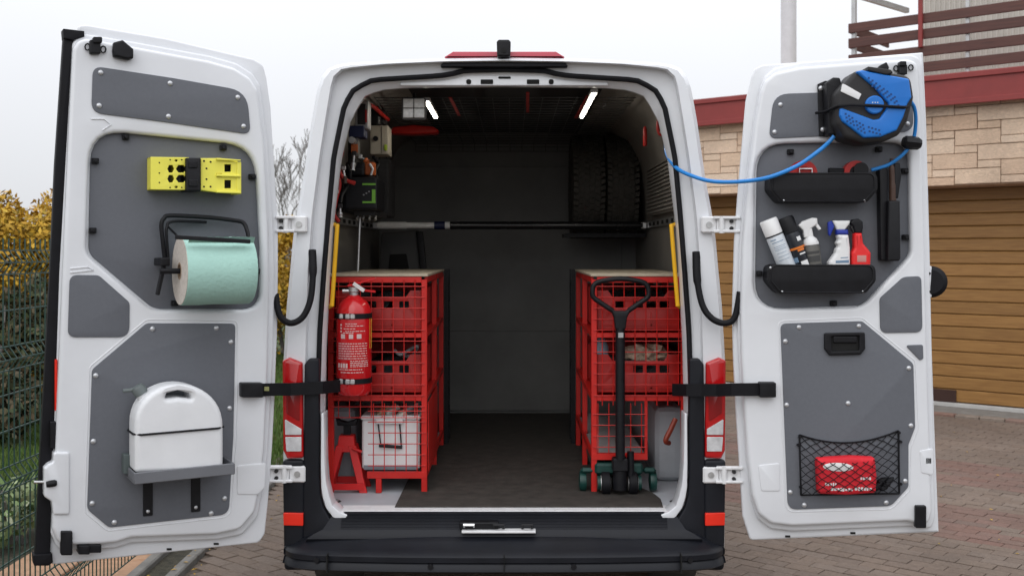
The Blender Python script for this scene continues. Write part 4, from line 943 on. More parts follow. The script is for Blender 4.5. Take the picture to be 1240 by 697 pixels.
# blue hose
hs_ = [d.M @ d.P(1010, 165, .13), d.M @ d.P(1003, 173, .13), d.M @ d.P(990, 184, .15), d.M @ d.P(965, 201, .16), d.M @ d.P(930, 215, .15), W(895, 220, -.18), W(862, 219.5, -.13), W(838, 213, -.06), W(820, 204, .02), W(809, 190, .10), W(806, 176, .2), W(806, 162, .38)]
MB().tube(spline(hs_, 8), .0085, 10).build('air_hose', HOSEB, None, smooth=True, label='blue air hose sagging from the reel across into the van', cat='hose')
hp = [(1101, 121, .15), (1107, 130, .13), (1109, 145, .11), (1107, 165, .09), (1101, 178, .09), (1090, 190, .08), (1075, 200, .06), (1055, 206, .05)]
ht = d.mb().tube(spline([d.P(*q) for q in hp], 6), .0075, 10).build('hose_tail', HOSEB, rl, smooth=True)
q = d.P(1104, 173, .10); m = d.mb(); m.lathe([(.018, 0), (.026, .15), (.028, .5), (.026, .85), (.018, 1)], q+Vector((-.037, 0, .004)), q+Vector((.037, 0, -.004)), 8); m.build('hose_stop', BLACKP, rl)
# trays on the recessed panel
def bin_(py0, py1, x0, x1, label):
    b = d.thing('door_bin', label, 'storage bin', (x0+x1)/2, py1, VB, 'black door bins')
    out_ = roundpoly(d.poly([(x0, py0), (x1, py0), (x1+.5, py1-15), (x1-12, py1, .03), (x0+12, py1, .03), (x0-.5, py1-15)], .11), .03)
    d.plate([out_], .108, .114, .002, 'front_panel', BLACKP, b)
    q_ = scalepoly(out_, 1, -.012); d.mb().tube([d.loc(a, c, .114) for a, c in q_ if 1], .004, 6, closed=True).build('front_bead', BLACKP, b, smooth=True)
    d.plate([out_], VB+.001, .02, .002, 'back_panel', BLACKP, b)
    n = len(out_); top = max(c for a, c in out_)
    idx = [i for i in range(n) if not (out_[i][1] > top-.01 and out_[(i+1) % n][1] > top-.01)]
    wall = d.mb()
    for i in idx:
        (a, c), (a2, c2_) = out_[i], out_[(i+1) % n]
        wall.add([d.loc(a, c, .02), d.loc(a2, c2_, .02), d.loc(a2, c2_, .109), d.loc(a, c, .109)], [(0, 1, 2, 3)])
    wall.build('shell', BLACKP, b)
    for (a, c) in ((x0+3, py0+4), (x0+17, py1-2), (x1-15, py1-2)): link('screw', SCR, b, d.M @ Matrix.Translation(d.P(a, c, .1142)) @ Matrix.Rotation(math.pi, 4, 'Z') @ Matrix.Scale(.5, 4))
bin_(209, 245, 932, 1062, 'upper black plastic door bin holding red rolls on the right door')
bin_(320, 355, 930, 1060, 'lower black plastic door bin holding the spray bottles')
# red tape rolls in the upper bin
for px, rr, lab in ((972, .056, 'large red tape roll with clip standing in the upper door bin'), (1035, .048, 'smaller red tape roll with black core in the upper door bin')):
    t_ = d.thing('tape_roll', lab, 'tape roll', px, 238, .06, 'red rolls in the door bin'); c = d.P(px, 211 if px < 1000 else 209, .06)
    d.mb().lathe([(rr*.55, 0), (rr, 0), (rr, 1), (rr*.55, 1), (rr*.55, 0)], c+Vector((0, -.02, 0)), c+Vector((0, .02, 0)), 32, caps=False).build('tape', REDP, t_, smooth=True)
    d.mb().lathe([(rr*.54, 0), (rr*.54, 1)], c+Vector((0, -.018, 0)), c+Vector((0, .018, 0)), 24).build('core', BLACKP if px > 1000 else REDP, t_, smooth=True)
    if px < 1000: d.mb().tube([c+Vector((-.02, -.03, .0)), c+Vector((-.02, -.03, .02)), c+Vector((.03, -.03, .02)), c+Vector((.03, -.03, .0))], .004, 6).build('clip', STEEL, t_, smooth=True)
    else: d.mb().cyl(c+Vector((.018, -.03, .01)), c+Vector((.018, .0, .01)), .03, 20).build('knob', BLACKP, t_, smooth=True)
blk_ = d.thing('black_pouch', 'small black pouch lying between the red rolls in the upper bin', 'pouch', 1013, 215, .06)
d.plate([roundpoly(d.poly([(1004, 203), (1024, 204), (1026, 228), (1003, 228)], .07), .006)], .045, .075, .006, 'pouch_body', RUBBER, blk_)
# spray cans and bottles
def lean(bx, by, tx, ty, v): return d.P(bx, by, v), d.P(tx, ty, v)
c = d.thing('spray_can', 'white aerosol can with white cap leaning at the left end of the bin', 'spray can', 956, 345, .07, 'spray bottles in the door bin')
p0, p1 = lean(962, 345, 930, 266, .07)
CANL = M('can_label', (.60, .64, .68), .35, var=.08, scale=60)
d.mb().lathe([(.033, 0), (.0365, .02), (.0365, .74), (.034, .77)], p0, p1, 24).build('can', CANL, c, smooth=True)
d.mb().lathe([(.037, .775), (.037, .985), (.034, 1)], p0, p1, 24).build('cap', LABELW, c, smooth=True)
d.mb().lathe([(.0372, .755), (.0372, .77)], p0, p1, 24, caps=False).build('band', BLACKP, c, smooth=True)
BT = M('blue_grey_print', (.16, .25, .36), .5)
def printlines(p0, p1, r, hs, parent, mat, a0=-.6, a1=.6):
    ax = (p1-p0); t = ax.normalized(); f = Vector((0, -1, 0)) if d.o < 0 else Vector((0, 1, 0)); f = (f-t*f.dot(t)).normalized(); s_ = t.cross(f); m = d.mb()
    for h0, h1, b0, b1 in hs:
        r1_, r2_ = [], []
        for i in range(7):
            an = b0+(b1-b0)*i/6; o_ = (f*math.cos(an)+s_*math.sin(an))*(r+.0006); r1_.append(p0+ax*h0+o_); r2_.append(p0+ax*h1+o_)
        m.loft([r1_, r2_])
    m.build('print', mat, parent, smooth=True)
printlines(p0, p1, .0365, [(.70, .712, -.9, -.2), (.66, .67, -.8, .6), (.60, .606, -.8, .7), (.575, .58, -.8, .5), (.55, .556, -.8, .6), (.50, .506, -.7, .4), (.45, .456, -.7, .6), (.4, .406, -.8, .5)], c, BT)
c = d.thing('spray_can', 'black aerosol can with orange band leaning beside the white can', 'spray can', 975, 345, .07, 'spray bottles in the door bin')
p0, p1 = lean(981, 345, 951, 263, .068)
d.mb().lathe([(.03, 0), (.033, .02), (.033, .74), (.031, .77)], p0, p1, 24).build('can', M('can_black', (.014, .016, .022), .3), c, smooth=True)
d.mb().lathe([(.0325, .775), (.0325, .97), (.028, 1)], p0, p1, 24).build('cap', BLACKP, c, smooth=True)
d.mb().lathe([(.0335, .535), (.0335, .565)], p0, p1, 24, caps=False).build('orange_band', M('orange_print', (.7, .18, .02), .4), c, smooth=True)
printlines(p0, p1, .0333, [(.50, .53, -.2, .7)], c, M('orange_print'))
printlines(p0, p1, .0333, [(.64, .70, .2, .8), (.45, .47, -.1, .7), (.28, .36, -.3, .6)], c, LABELW)
printlines(p0, p1, .0333, [(.36, .43, -1.1, -.5), (.2, .26, -1., .7)], c, BT)
p0, p1 = lean(988, 345, 978, 266, .066)
c = d.thing('spray_bottle', 'grey bottle with white trigger head in the middle of the lower bin', 'spray bottle', 988, 345, .066, 'spray bottles in the door bin')
d.mb().lathe([(.032, 0), (.034, .05), (.034, .58), (.028, .62), (.016, .66)], p0, p1, 22).build('bottle', M('bottle_grey', (.10, .095, .085), .5), c, smooth=True)
printlines(p0, p1, .0343, [(.48, .52, -.9, .8), (.36, .45, -.9, .8), (.22, .32, -.9, .8)], c, M('bottle_label', (.05, .05, .05), .6))
d.mb().lathe([(.032, .615), (.033, .64), (.027, .70), (.015, .74), (.013, .86)], p0, p1, 22).build('collar', LABELW, c, smooth=True)
def trigger(parent, pts, trg, v0, v1, mat, mat2):
    hd_ = d.plate([roundpoly(d.poly(pts, v1), .005)], v0, v1, .006, 'trigger_head', mat, parent)
    d.plate([roundpoly(d.poly(trg, v1), .003)], v0+.006, v1-.006, .003, 'trigger', mat2, hd_)
trigger(c, [(967, 273), (972, 268), (984, 263.5), (990, 264), (990.5, 271), (982, 277), (979, 288), (974, 288), (973, 279)], [(985, 269), (989, 268), (995.5, 277), (992, 278.5)], .054, .080, LABELW, LABELW)
c = d.thing('spray_bottle', 'white contoured bottle with blue trigger in the lower bin', 'spray bottle', 1017, 345, .066, 'spray bottles in the door bin')
d.plate([roundpoly(d.poly([(1014, 284), (1028, 284), (1030, 300), (1030, 345), (1004, 345), (1004, 317), (1012, 306), (1013, 301), (1016, 298), (1013, 294), (1016, 290)], .09), .008)], .04, .092, .014, 'bottle', LABELW, c, res=4)
d.plate([roundpoly(d.poly([(1013, 278), (1027, 278), (1027.5, 284), (1013, 284)], .08), .003)], .048, .084, .006, 'collar', M('blue_plastic', (.01, .03, .30), .4), c)
trigger(c, [(1008, 267), (1030, 267), (1029, 271), (1023, 278.5), (1014, 278.5), (1012, 274)], [(1003, 269), (1008, 267), (1011, 274), (1006, 286), (1004, 284)], .052, .08, LABELW, M('blue_plastic'))
d.plate([d.poly([(1012, 315.5), (1028, 314.5), (1028, 318), (1012, 318.5)], .092)], .0915, .0925, .0002, 'print', BT, c); d.plate([d.poly([(1018, 311.5), (1027, 311), (1027, 312.2), (1018, 312.6)], .092)], .0915, .0925, .0002, 'print', BT, c)
c = d.thing('spray_bottle', 'red bottle with black trigger head at the right end of the bin', 'spray bottle', 1043, 345, .066, 'spray bottles in the door bin')
d.plate([roundpoly(d.poly([(1035, 282), (1044, 282), (1046, 295), (1053, 303), (1055, 306), (1054, 345), (1032, 345), (1032, 306), (1035, 300)], .09), .006)], .042, .092, .012, 'bottle', M('bottle_red', (.75, .02, .02), .4), c, res=4)
d.plate([d.poly([(1038, 309), (1049, 309), (1049, 317), (1038, 317)], .092)], .0915, .0925, .0002, 'label_patch', M('pink_print', (.55, .25, .22), .6), c)
trigger(c, [(1030, 270), (1033, 265.5), (1040, 264.5), (1045, 268), (1045.5, 276), (1044, 282.5), (1036, 282.5), (1034, 275)], [(1030, 274), (1033, 273), (1036, 281), (1034, 282)], .05, .082, BLACKP, DGREY)
# upright black tool case
c = d.thing('tool_holder', 'tall narrow black holder with a tool handle at the right of the door panel', 'tool holder', 1078, 316, VB)
d.plate([roundpoly(d.poly([(1065, 206), (1071, 200), (1075, 206), (1075, 315), (1067, 315)], .06), .004)], VB+.001, .06, .004, 'back_channel', BLACKP, c)
d.plate([roundpoly(d.poly([(1076, 243), (1090, 243), (1091, 313), (1089, 316), (1075, 316)], .09), .005)], VB+.001, .09, .006, 'case', BLACKP, c)
d.mb().tube(spline([d.P(1081, 243, .06), d.P(1081, 228, .06), d.P(1080.5, 214, .06), d.P(1080, 200, .06), d.P(1079.5, 192, .06)], 4), [.014]*6+[.012]*6+[.008]*5, 10).build('tool_handle', M('tool_brown', (.06, .03, .02), .5), c, smooth=True)
d.plate([roundpoly(d.poly([(1083, 198), (1090, 197), (1092, 212), (1088, 240), (1083, 240)], .07), .004)], .03, .07, .005, 'clamp', BLACKP, c)
# net with first aid bag
nt_ = d.thing('luggage_net', 'black elastic net pouch stretched over the lower right door panel', 'net', 1028, 600, .048)
TLc, TRc, BLc, BRc = (968, 526), (1088, 521), (970, 599), (1089, 597)
def npt(a, b):
    sag = 12*(4*a*(1-a))*b
    x = (BLc[0]+(BRc[0]-BLc[0])*a)*(1-b)+(TLc[0]+(TRc[0]-TLc[0])*a)*b; y = (BLc[1]+(BRc[1]-BLc[1])*a)*(1-b)+(TLc[1]+(TRc[1]-TLc[1])*a)*b+sag
    bul = .052+.064*min(1, max(0, .5-abs(a-.46))/.16)*min(1, max(0, .78-b)/.2)*min(1, .25+b/.08)
    return d.P(x, y, bul)
m = d.mb(); NA, NB = 9, 7
for k in range(-NB, NA+1):
    for sgn in (1, -1):
        pts = []
        for i in range(0, NB*3+1):
            b = i/(NB*3); a = (k+(i/3)*sgn*1.0 + (NB if sgn < 0 else 0))/NA
            a2 = a+.006*math.sin(i*1.9+k*2.3)
            if 0 <= a <= 1: pts.append(npt(min(1, max(0, a2)), b))
            elif len(pts) > 1: m.tube(pts, .0017, 5); pts = []
            else: pts = []
        if len(pts) > 1: m.tube(pts, .0017, 5)
m.build('netting', RUBBER, nt_, smooth=True)
for pts in ([npt(i/12, 1) for i in range(13)], [npt(i/12, 0) for i in range(13)], [npt(0, i/6) for i in range(7)], [npt(1, i/6) for i in range(7)]): d.mb().tube(pts, .0038, 6).build('border_cord', RUBBER, nt_, smooth=True)
for a, b in ((968, 528), (966, 538), (1088, 523), (1090, 534), (969, 589), (1090, 585)): q = d.P(a, b, .048); d.mb().cyl(q, q+Vector((0, d.o*.012, 0)), .006, 10).build('hook', BLACKP, nt_)
fa = d.thing('first_aid_bag', 'red zip bag with white print held in the net', 'bag', 1024, 598, .05)
d.plate([roundpoly(d.poly([(988, 554), (1030, 551.5), (1059, 553), (1061.5, 578), (1060, 596), (1024, 598.5), (990, 597), (989, 575)], .09), .014)], .05, .108, .02, 'bag_body', M('red_fabric', (.62, .012, .025), .7, bump=.3, bscale=60), fa, res=4)
ov = [d.st(1015+18.5*math.cos(i*.314), 565+5.2*math.sin(i*.314)+.04*18*math.cos(i*.314), .108) for i in range(20)]
d.plate([ov], .1078, .109, .0003, 'white_oval', LABELW, fa)
rnd = random.Random(3)
for (x0, x1, y) in ((999, 1012, 586), (1006, 1018, 592), (1020, 1032, 592.5), (1035, 1054, 591.5), (1042, 1055, 579)):
    x = x0
    while x < x1:
        ww = rnd.uniform(1.6, 3.2); hh_ = rnd.uniform(2.4, 4.2); d.plate([roundpoly(d.poly([(x, y-hh_/2), (x+ww, y-hh_/2-.2), (x+ww, y+hh_/2), (x, y+hh_/2)], .108), .002)], .1078, .109, .0002, 'print', LABELW, fa); x += ww+.9
gl = d.thing('black_gloves', 'small bundle of black gloves beside the red bag in the net', 'gloves', 1068, 597, .055)
m = d.mb(); 
for i in range(6): q = d.P(1062+i*3, 590-(i % 3)*4, .075); m.lathe([(.002, 0), (.012, .2), (.013, .6), (.003, 1)], q+Vector((-.02, 0, -.01)), q+Vector((.02, .004*(i % 2), .014)), 8)
m.build('glove_bundle', RUBBER, gl, smooth=True)

# ================================================================== INSIDE THE VAN
def W4(x, z, y): return Vector((x, y, z))
SY0, SY1 = .34, 1.54                                      # shelf front and back
def shelf_unit(sg, label):
    x_in, x_out = (-.357, -.812) if sg < 0 else (.397, .835)
    T0 = 1.636; s = empty('shelf_unit', loc=((x_in+x_out)/2, (SY0+SY1)/2, FZ), label=label, cat='shelf', group='red mesh shelf units')
    dirx = -1 if sg < 0 else 1; xl, xr = min(x_in, x_out), max(x_in, x_out); pw = .026
    zl = 1.06; mid = SY0+.62
    for x in (x_in, x_out):
        for y in (SY0, mid, SY1-pw):
            xx = x if x == xl else x-pw
            MB().box(xx, xx+pw, y, y+pw, FZ+.001, T0-.02).build('post', RED, s, bevel=.002)
    MB().box(xl-.004, xr+.004, SY0-.004, SY1+.004, T0-.006, T0+.006).build('top_board', PLY, s, bevel=.002)
    def rails(z, h=.026, xa=None, xb=None):
        xa = xl if xa is None else xa; xb = xr if xb is None else xb
        for y in (SY0+.001, SY1-.014): MB().box(xa+pw, xb-pw, y, y+.012, z, z+h).build('rail', RED, s, bevel=.001)
        for x in (xl+.001, xr-.013): MB().box(x, x+.012, SY0+pw, mid, z, z+h).build('rail', RED, s, bevel=.001); MB().box(x, x+.012, mid+pw, SY1-pw, z, z+h).build('rail', RED, s, bevel=.001)
    rails(T0-.034, .027); rails(1.35, .022); rails(1.06, .026)
    for z in (1.352, 1.062): MB().box(xl+.014, xr-.014, SY0+.014, SY1-.015, z+.012, z+.018).build('shelf_board', RED, s)
    # front mesh
    m = MB(); yv = SY0-.004; xa = xl+pw*.5
    x = xl+.05
    while x < xr-.02: m.tube([(x, yv, .985 if sg < 0 else 1.04), (x, yv, T0-.02)], .0023, 5); x += .05
    z = .985 if sg < 0 else 1.085
    while z < T0-.03: m.tube([(xl+.01, yv-.003, z), (xr-.01, yv-.003, z)], .0023, 5); z += .05
    m.build('front_mesh', RED, s)
    # lower cage
    lx0, lx1 = (-.632, x_in) if sg < 0 else (x_in, .655)
    z0, z1 = (.735, 1.05) if sg < 0 else (.82, 1.05)
    m = MB(); x = lx0+.03
    while x < lx1: m.tube([(x, yv, z0), (x, yv, z1)], .0023, 5); x += .05
    z = z0+.03
    while z < z1: m.tube([(lx0+.005, yv-.003, z), (lx1-.005, yv-.003, z)], .0023, 5); z += .05
    m.build('lower_mesh', RED, s)
    MB().box(lx0, lx1, SY0-.002, SY0+.02, z0-.03, z0).build('rail', RED, s, bevel=.001)
    MB().box(lx0+.005, lx1-.005, SY0+.021, SY1-.03, z0-.025, z0-.015).build('lower_board', M('grey_board', (.3, .3, .3), .7), s)
    xe = lx0 if sg < 0 else lx1-.014
    if sg < 0: MB().box(lx0+.04, lx0+.066, SY0-.001, SY0+.025, FZ+.001, z0-.03).build('post', RED, s, bevel=.002)
    else: MB().box(lx1-.014, lx1, SY0-.001, SY0+.012, z0, 1.06).build('post', RED, s, bevel=.001)
    for x in (x_in-.013*dirx*0,): 
        xx = (x_in-.013 if sg < 0 else x_in+.001); MB().box(xx, xx+.012, SY0+pw, mid, z0-.03, z0).build('rail', RED, s); MB().box(xx, xx+.012, mid+pw, SY1-pw, z0-.03, z0).build('rail', RED, s)
    xx = x_in+(.004 if sg < 0 else -.004)
    if sg < 0: MB().box(xx-.002, xx+.002, SY0+.028, mid-.002, z0+.0, 1.05).build('side_panel', RED, s)
    return xl, xr
LXL, LXR = shelf_unit(-1, 'red steel mesh shelf unit on the left with white box and fire extinguisher')
RXL, RXR = shelf_unit(1, 'red steel mesh shelf unit on the right behind the pallet truck handle')
def tray_bin(xl, xr, y0, y1, z0, z1, label, holes):
    b = empty('red_bin', loc=((xl+xr)/2, y0, z0), label=label, cat='bin', group='red bins on the shelves')
    fr = roundpoly([(xl, z0), (xr, z0), (xr, z1), (xr-.05, z1), (xr-.07, z1-.03), (xl+.07, z1-.03), (xl+.05, z1), (xl, z1)], .006)
    hs = [roundpoly([(x-.022, z1-.085), (x+.022, z1-.085), (x+.022, z1-.05), (x-.022, z1-.05)], .005) for x in holes]
    plate([fr]+hs, y0, y0+.006, .001, XZ(0), 'front_wall', REDP, b)
    m = MB(); m.box(xl, xl+.005, y0+.0065, y1, z0, z1); m.build('side_wall', REDP, b)
    m = MB(); m.box(xr-.005, xr, y0+.0065, y1, z0, z1); m.build('side_wall', REDP, b)
    MB().box(xl+.0055, xr-.0055, y1-.006, y1, z0, z1).build('back_wall', REDP, b); MB().box(xl+.0055, xr-.0055, y0+.0065, y1-.0065, z0, z0+.006).build('base', REDP, b)
    for x in (xl+(xr-xl)*.33, xl+(xr-xl)*.66): MB().box(x-.004, x+.004, y0-.004, y0-.0005, z0+.005, z1-.1).build('rib', REDP, b)
    for z in (z0+.02,): MB().box(xl+.01, xr-.01, y0-.004, y0-.0005, z-.004, z+.004).build('rib', REDP, b)
for (xl, xr, nm) in ((LXL, LXR, 'left'), (RXL, RXR, 'right')):
    a, b = xl+.03, xr-.03; hx = [a+(b-a)*q for q in ((.42, .62, .80) if nm == 'left' else (.28, .5, .66, .82))]
    oth = 'behind the fire extinguisher' if nm == 'left' else 'behind the pallet truck handle'
    tray_bin(a, b, .375, .95, 1.385, 1.565, f'red bin on the upper shelf {oth}', hx)
    tray_bin(a, b, .375, .95, 1.095, 1.27, f'red bin on the middle shelf {oth}', hx)
    tray_bin(a, b, .99, 1.50, 1.385, 1.565, f'rear red bin on the upper {nm} shelf, deep in the van', hx)
    tray_bin(a, b, .99, 1.50, 1.095, 1.27, f'rear red bin on the middle {nm} shelf, deep in the van', hx)
# loose contents in the bins
def clutter(name, label, cat, pts, r, mat, par=None): return MB().tube(spline(pts, 6), r, 8).build(name, mat, None, smooth=True, label=label, cat=cat)
GREYM = M('grey_cable', (.22, .22, .23), .5)
clutter('cable_coil', 'grey cable curled on top of the middle red bin on the left', 'cable', [W(478, 424, .45), W(485, 429, .42), W(495, 424, .46), W(505, 419, .44), W(500, 430, .50), W(488, 431, .48)], .008, GREYM)
bg = empty('plastic_bag', loc=W(780, 440, .5), label='crumpled clear plastic bag of parts in the middle right bin', cat='bag')
m = MB(); rnd = random.Random(4); c = W(782, 430, .52)
bmx = bmesh.new(); bmesh.ops.create_icosphere(bmx, subdivisions=3, radius=1)
vs = []
for v in bmx.verts:
    k = 1+.35*math.sin(v.co.x*7+1)*math.sin(v.co.y*6)+.25*math.sin(v.co.z*9+2)*math.cos(v.co.x*8); vs.append(c+Vector((v.co.x*.09*k, v.co.y*.07*k, v.co.z*.05*k)))
m.add(vs, [tuple(x.index for x in f.verts) for f in bmx.faces]); bmx.free()
m.build('bag_film', M('film', (.55, .42, .32), .25, var=.35, scale=30, coat=.5), bg, smooth=False)
bt = empty('grey_bottle', loc=W(728, 438, .42), label='grey plastic bottle at the left end of the middle right bin', cat='bottle')
MB().lathe([(.03, 0), (.032, .1), (.032, .7), (.018, .9), (.014, 1)], W(729, 452, .44), W(728, 405, .44), 16).build('bottle_body', M('bottle_slate', (.16, .2, .25), .4), bt, smooth=True)
for i, (px, py, ww, hh, col) in enumerate(((475, 497, 12, 9, (.3, .29, .27)), (490, 500, 9, 8, (.45, .42, .36)), (499, 493, 8, 8, (.12, .12, .13)), (464, 498, 7, 10, (.2, .14, .09)))):
    a = W(px, py, .42); t_ = empty('small_tool', loc=a, label=('grey fitting on the white box lid beside the handle', 'beige fitting at the middle of the white box lid', 'dark fitting near the right post above the white box', 'brown fitting left on the white box lid')[i], cat='fitting')
    m = MB(); m.lathe([(.01, 0), (.02, .1), (.022, .5), (.012, .7), (.016, 1)], a+Vector((-.03, 0, -.02)), a+Vector((.03, .01, .02)), 10); m.build('fitting_body', M(f'fit{i}', col, .4, metal=.3), t_, smooth=True)
# white box
xb0, xb1 = -.662, -.395; zb0 = .737; zb1 = .985
wb = empty('white_box', loc=((xb0+xb1)/2, .5, zb0), label='white storage box with black handle behind the red mesh', cat='box')
MB().box(xb0, xb1, .385, .78, zb0, zb1-.02).build('box_body', LABELW, wb, bevel=.008)
MB().box(xb0-.006, xb1+.004, .378, .788, zb1-.0195, zb1).build('lid', LABELW, wb, bevel=.006)
MB().box(xb0+.01, xb1-.01, .381, .3845, zb0, zb0+.02).build('base_strip', M('grey_strip', (.2, .22, .25), .6), wb)
h0, h1, hb0, hb1 = W(459.5, 514, -.0), W(485.5, 514, .0), W(460, 539, .0), W(487, 541, .0)
yb = .372
def q_(px, py): return W(px, py, yb)
MB().tube([q_(458, 513), q_(461, 538)], .0035, 6).build('handle_side', BLACKP, wb); MB().tube([q_(484, 513), q_(486, 540)], .0035, 6).build('handle_side', BLACKP, wb)
MB().tube([q_(459, 539), q_(487, 541)], .008, 8).build('handle_grip', BLACKP, wb, smooth=True)
MB().bar(q_(455, 510), q_(488, 510), .012, .02).build('latch', LABELW, wb, bevel=.002)
# jack stand
jx, jy = W(418, 594, .36).x, .42
js = empty('jack_stand', loc=(jx, jy, FZ), label='red axle jack stand with black saddle at the left floor corner', cat='jack stand')
jr = M('jack_red', (.55, .012, .012), .45)
def leg2(sx, sy): return MB().hexa([(jx+sx*.085-.018, jy+sy*.07-.008, FZ), (jx+sx*.085+.018, jy+sy*.07-.008, FZ), (jx+sx*.085+.018, jy+sy*.07+.008, FZ), (jx+sx*.085-.018, jy+sy*.07+.008, FZ), (jx+sx*.028-.018, jy+sy*.03-.008, FZ+.21), (jx+sx*.028+.018, jy+sy*.03-.008, FZ+.21), (jx+sx*.028+.018, jy+sy*.03+.008, FZ+.21), (jx+sx*.028-.018, jy+sy*.03+.008, FZ+.21)])
for sx in (-1, 1):
    for sy in (-1, 1): leg2(sx, sy).build('leg', jr, js, bevel=.002)
MB().hexa([(jx-.045, jy-.04, FZ+.18), (jx+.045, jy-.04, FZ+.18), (jx+.045, jy+.04, FZ+.18), (jx-.045, jy+.04, FZ+.18), (jx-.034, jy-.03, FZ+.255), (jx+.034, jy-.03, FZ+.255), (jx+.034, jy+.03, FZ+.255), (jx-.034, jy+.03, FZ+.255)]).build('collar', jr, js, bevel=.003)
MB().bar((jx-.09, jy-.078, FZ+.03), (jx+.09, jy-.078, FZ+.03), .006, .03).build('brace', jr, js); MB().bar((jx-.09, jy+.078, FZ+.03), (jx+.09, jy+.078, FZ+.03), .006, .03).build('brace', jr, js)
MB().box(jx-.016, jx+.016, jy-.012, jy+.012, FZ+.25, FZ+.31).build('ratchet_bar', BLACKP, js)
plate([[(jx-.05, FZ+.335), (jx-.042, FZ+.30), (jx+.042, FZ+.30), (jx+.05, FZ+.335), (jx+.03, FZ+.322), (jx, FZ+.314), (jx-.03, FZ+.322)]], jy-.025, jy+.025, .003, XZ(0), 'saddle', BLACKP, js)
MB().tube([(jx+.03, jy-.045, FZ+.2), (jx+.075, jy-.055, FZ+.185)], .007, 8).build('release_lever', jr, js, smooth=True)
# fire extinguisher
ey = .235; ez0 = W(428, 478, ey).z; ez1 = W(428, 357, ey).z; ex = W(428.5, 400, ey).x; er = .079
fe = empty('fire_extinguisher', loc=(ex, ey, ez0), label='red fire extinguisher strapped upright to the left shelf', cat='fire extinguisher')
H = ez1-ez0
MB().lathe([(.04, 0), (.066, .012), (er, .06), (er, .82), (er*.96, .87), (er*.78, .93), (er*.45, .98), (.022, 1)], (ex, ey, ez0), (ex, ey, ez1), 40).build('cylinder', REDX, fe, smooth=True)
nk = MB().lathe([(.02, 0), (.02, .4), (.026, .5), (.026, 1)], (ex, ey, ez1-.004), (ex, ey, ez1+.035), 16).build('valve', ZINC, fe, smooth=True)
MB().tube([(ex-.05, ey-.01, ez1+.018), (ex-.015, ey-.005, ez1+.018)], .009, 8).build('hose_outlet', ZINC, nk, smooth=True)
a, b = W(420, 347, ey-.02), W(455, 338, ey+.0)
MB().bar(W(421, 346, ey), W(455, 337, ey), .022, .010).build('lever', REDX, fe, bevel=.002)
MB().bar(W(430, 350, ey), W(455, 353, ey), .022, .010).build('carry_handle', REDX, fe, bevel=.002)
MB().bar(W(428, 343, ey-.02), W(441, 352, ey-.03), .004, .016).build('safety_tag', LABELW, fe)
def patch(m, x0, z0, x1, z1, off=.0008, n=6):
    r1_, r2_ = [], []
    for i in range(n+1):
        x = x0+(x1-x0)*i/n; s_ = max(-1, min(1, (x-ex)/er)); yy = ey-math.sqrt(max(0, 1-s_*s_))*(er+off); r1_.append(Vector((ex+s_*(er+off), yy, z0))); r2_.append(Vector((ex+s_*(er+off), yy, z1)))
    m.loft([r1_, r2_])
def pz(px, py): v = W(px, py, ey-er); return v.x, v.z
tx = MB(); rnd = random.Random(9)
for (xa, xb, ya, bold) in [(418, 432, 392, 0), (418, 440, 394.6, 0), (416, 430, 398, 0), (418, 441, 401, 0), (415, 428, 403, 0)]+[(409, 443, 416+i*3.0, 0) for i in range(7)]+[(424, 444, 437+i*2.2, 0) for i in range(4)]+[(409, 438, 447.5, 0), (412, 440, 451, 0)]:
    x = xa
    while x < xb:
        ww = rnd.uniform(1.5, 4.5); x0, z0 = pz(x, ya+.5); x1, z1 = pz(min(x+ww, xb), ya-.5); patch(tx, x0, z0, x1, z1, n=2); x += ww+.8
for x in (415, 425, 434.5):
    x0, z0 = pz(x-2.6, 410); x1, z1 = pz(x+2.6, 404.5); patch(tx, x0, z0, x1, z1, n=2)
for i in range(3):
    x0, z0 = pz(411.5, 394.5+i*4.0); x1, z1 = pz(413.5, 392.3+i*4.0); patch(tx, x0, z0, x1, z1, n=2)
for i in range(4):
    x0, z0 = pz(408.5+i*3.3, 445.5); x1, z1 = pz(410.9+i*3.3, 440); patch(tx, x0, z0, x1, z1, n=2)
tag(tx.build('label_print', M('pale_print', (.62, .45, .44), .6), fe, smooth=True), kind='stuff')
tp_ = MB(); x0, z0 = pz(408, 436); x1, z1 = pz(424, 415); patch(tp_, x0, z0, x1, z1, off=.0004); tp_.build('label_panel', M('dark_red_print', (.42, .03, .04), .5), fe, smooth=True)
ys = MB(); x0, z0 = pz(445.5, 423); x1, z1 = pz(448.5, 386); patch(ys, x0, z0, x1, z1, n=2); ys.build('yellow_strip', M('yellow_print', (.75, .5, .04), .5), fe, smooth=True)
for py in (383, 462):
    z = W(428, py, ey-er).z; bd = MB().lathe([(er+.001, 0), (er+.003, .05), (er+.003, .95), (er+.001, 1)], (ex, ey, z-.012), (ex, ey, z+.012), 40, caps=False).build('band', RUBBER, fe, smooth=True)
    for px in (413, 421, 427): x, z_ = pz(px, py); s_ = (x-ex)/er; yy = ey-math.sqrt(max(0, 1-s_*s_))*(er+.004); MB().box(x-.011, x+.011, yy-.006, yy+.004, z-.011, z+.011).build('buckle', ZINC, bd, bevel=.004)
MB().box(ex-.05, ex+.05, ey+er+.004, ey+er+.02, ez0+.05, ez1-.06).build('mount_bracket', BLACKP, fe, bevel=.003)
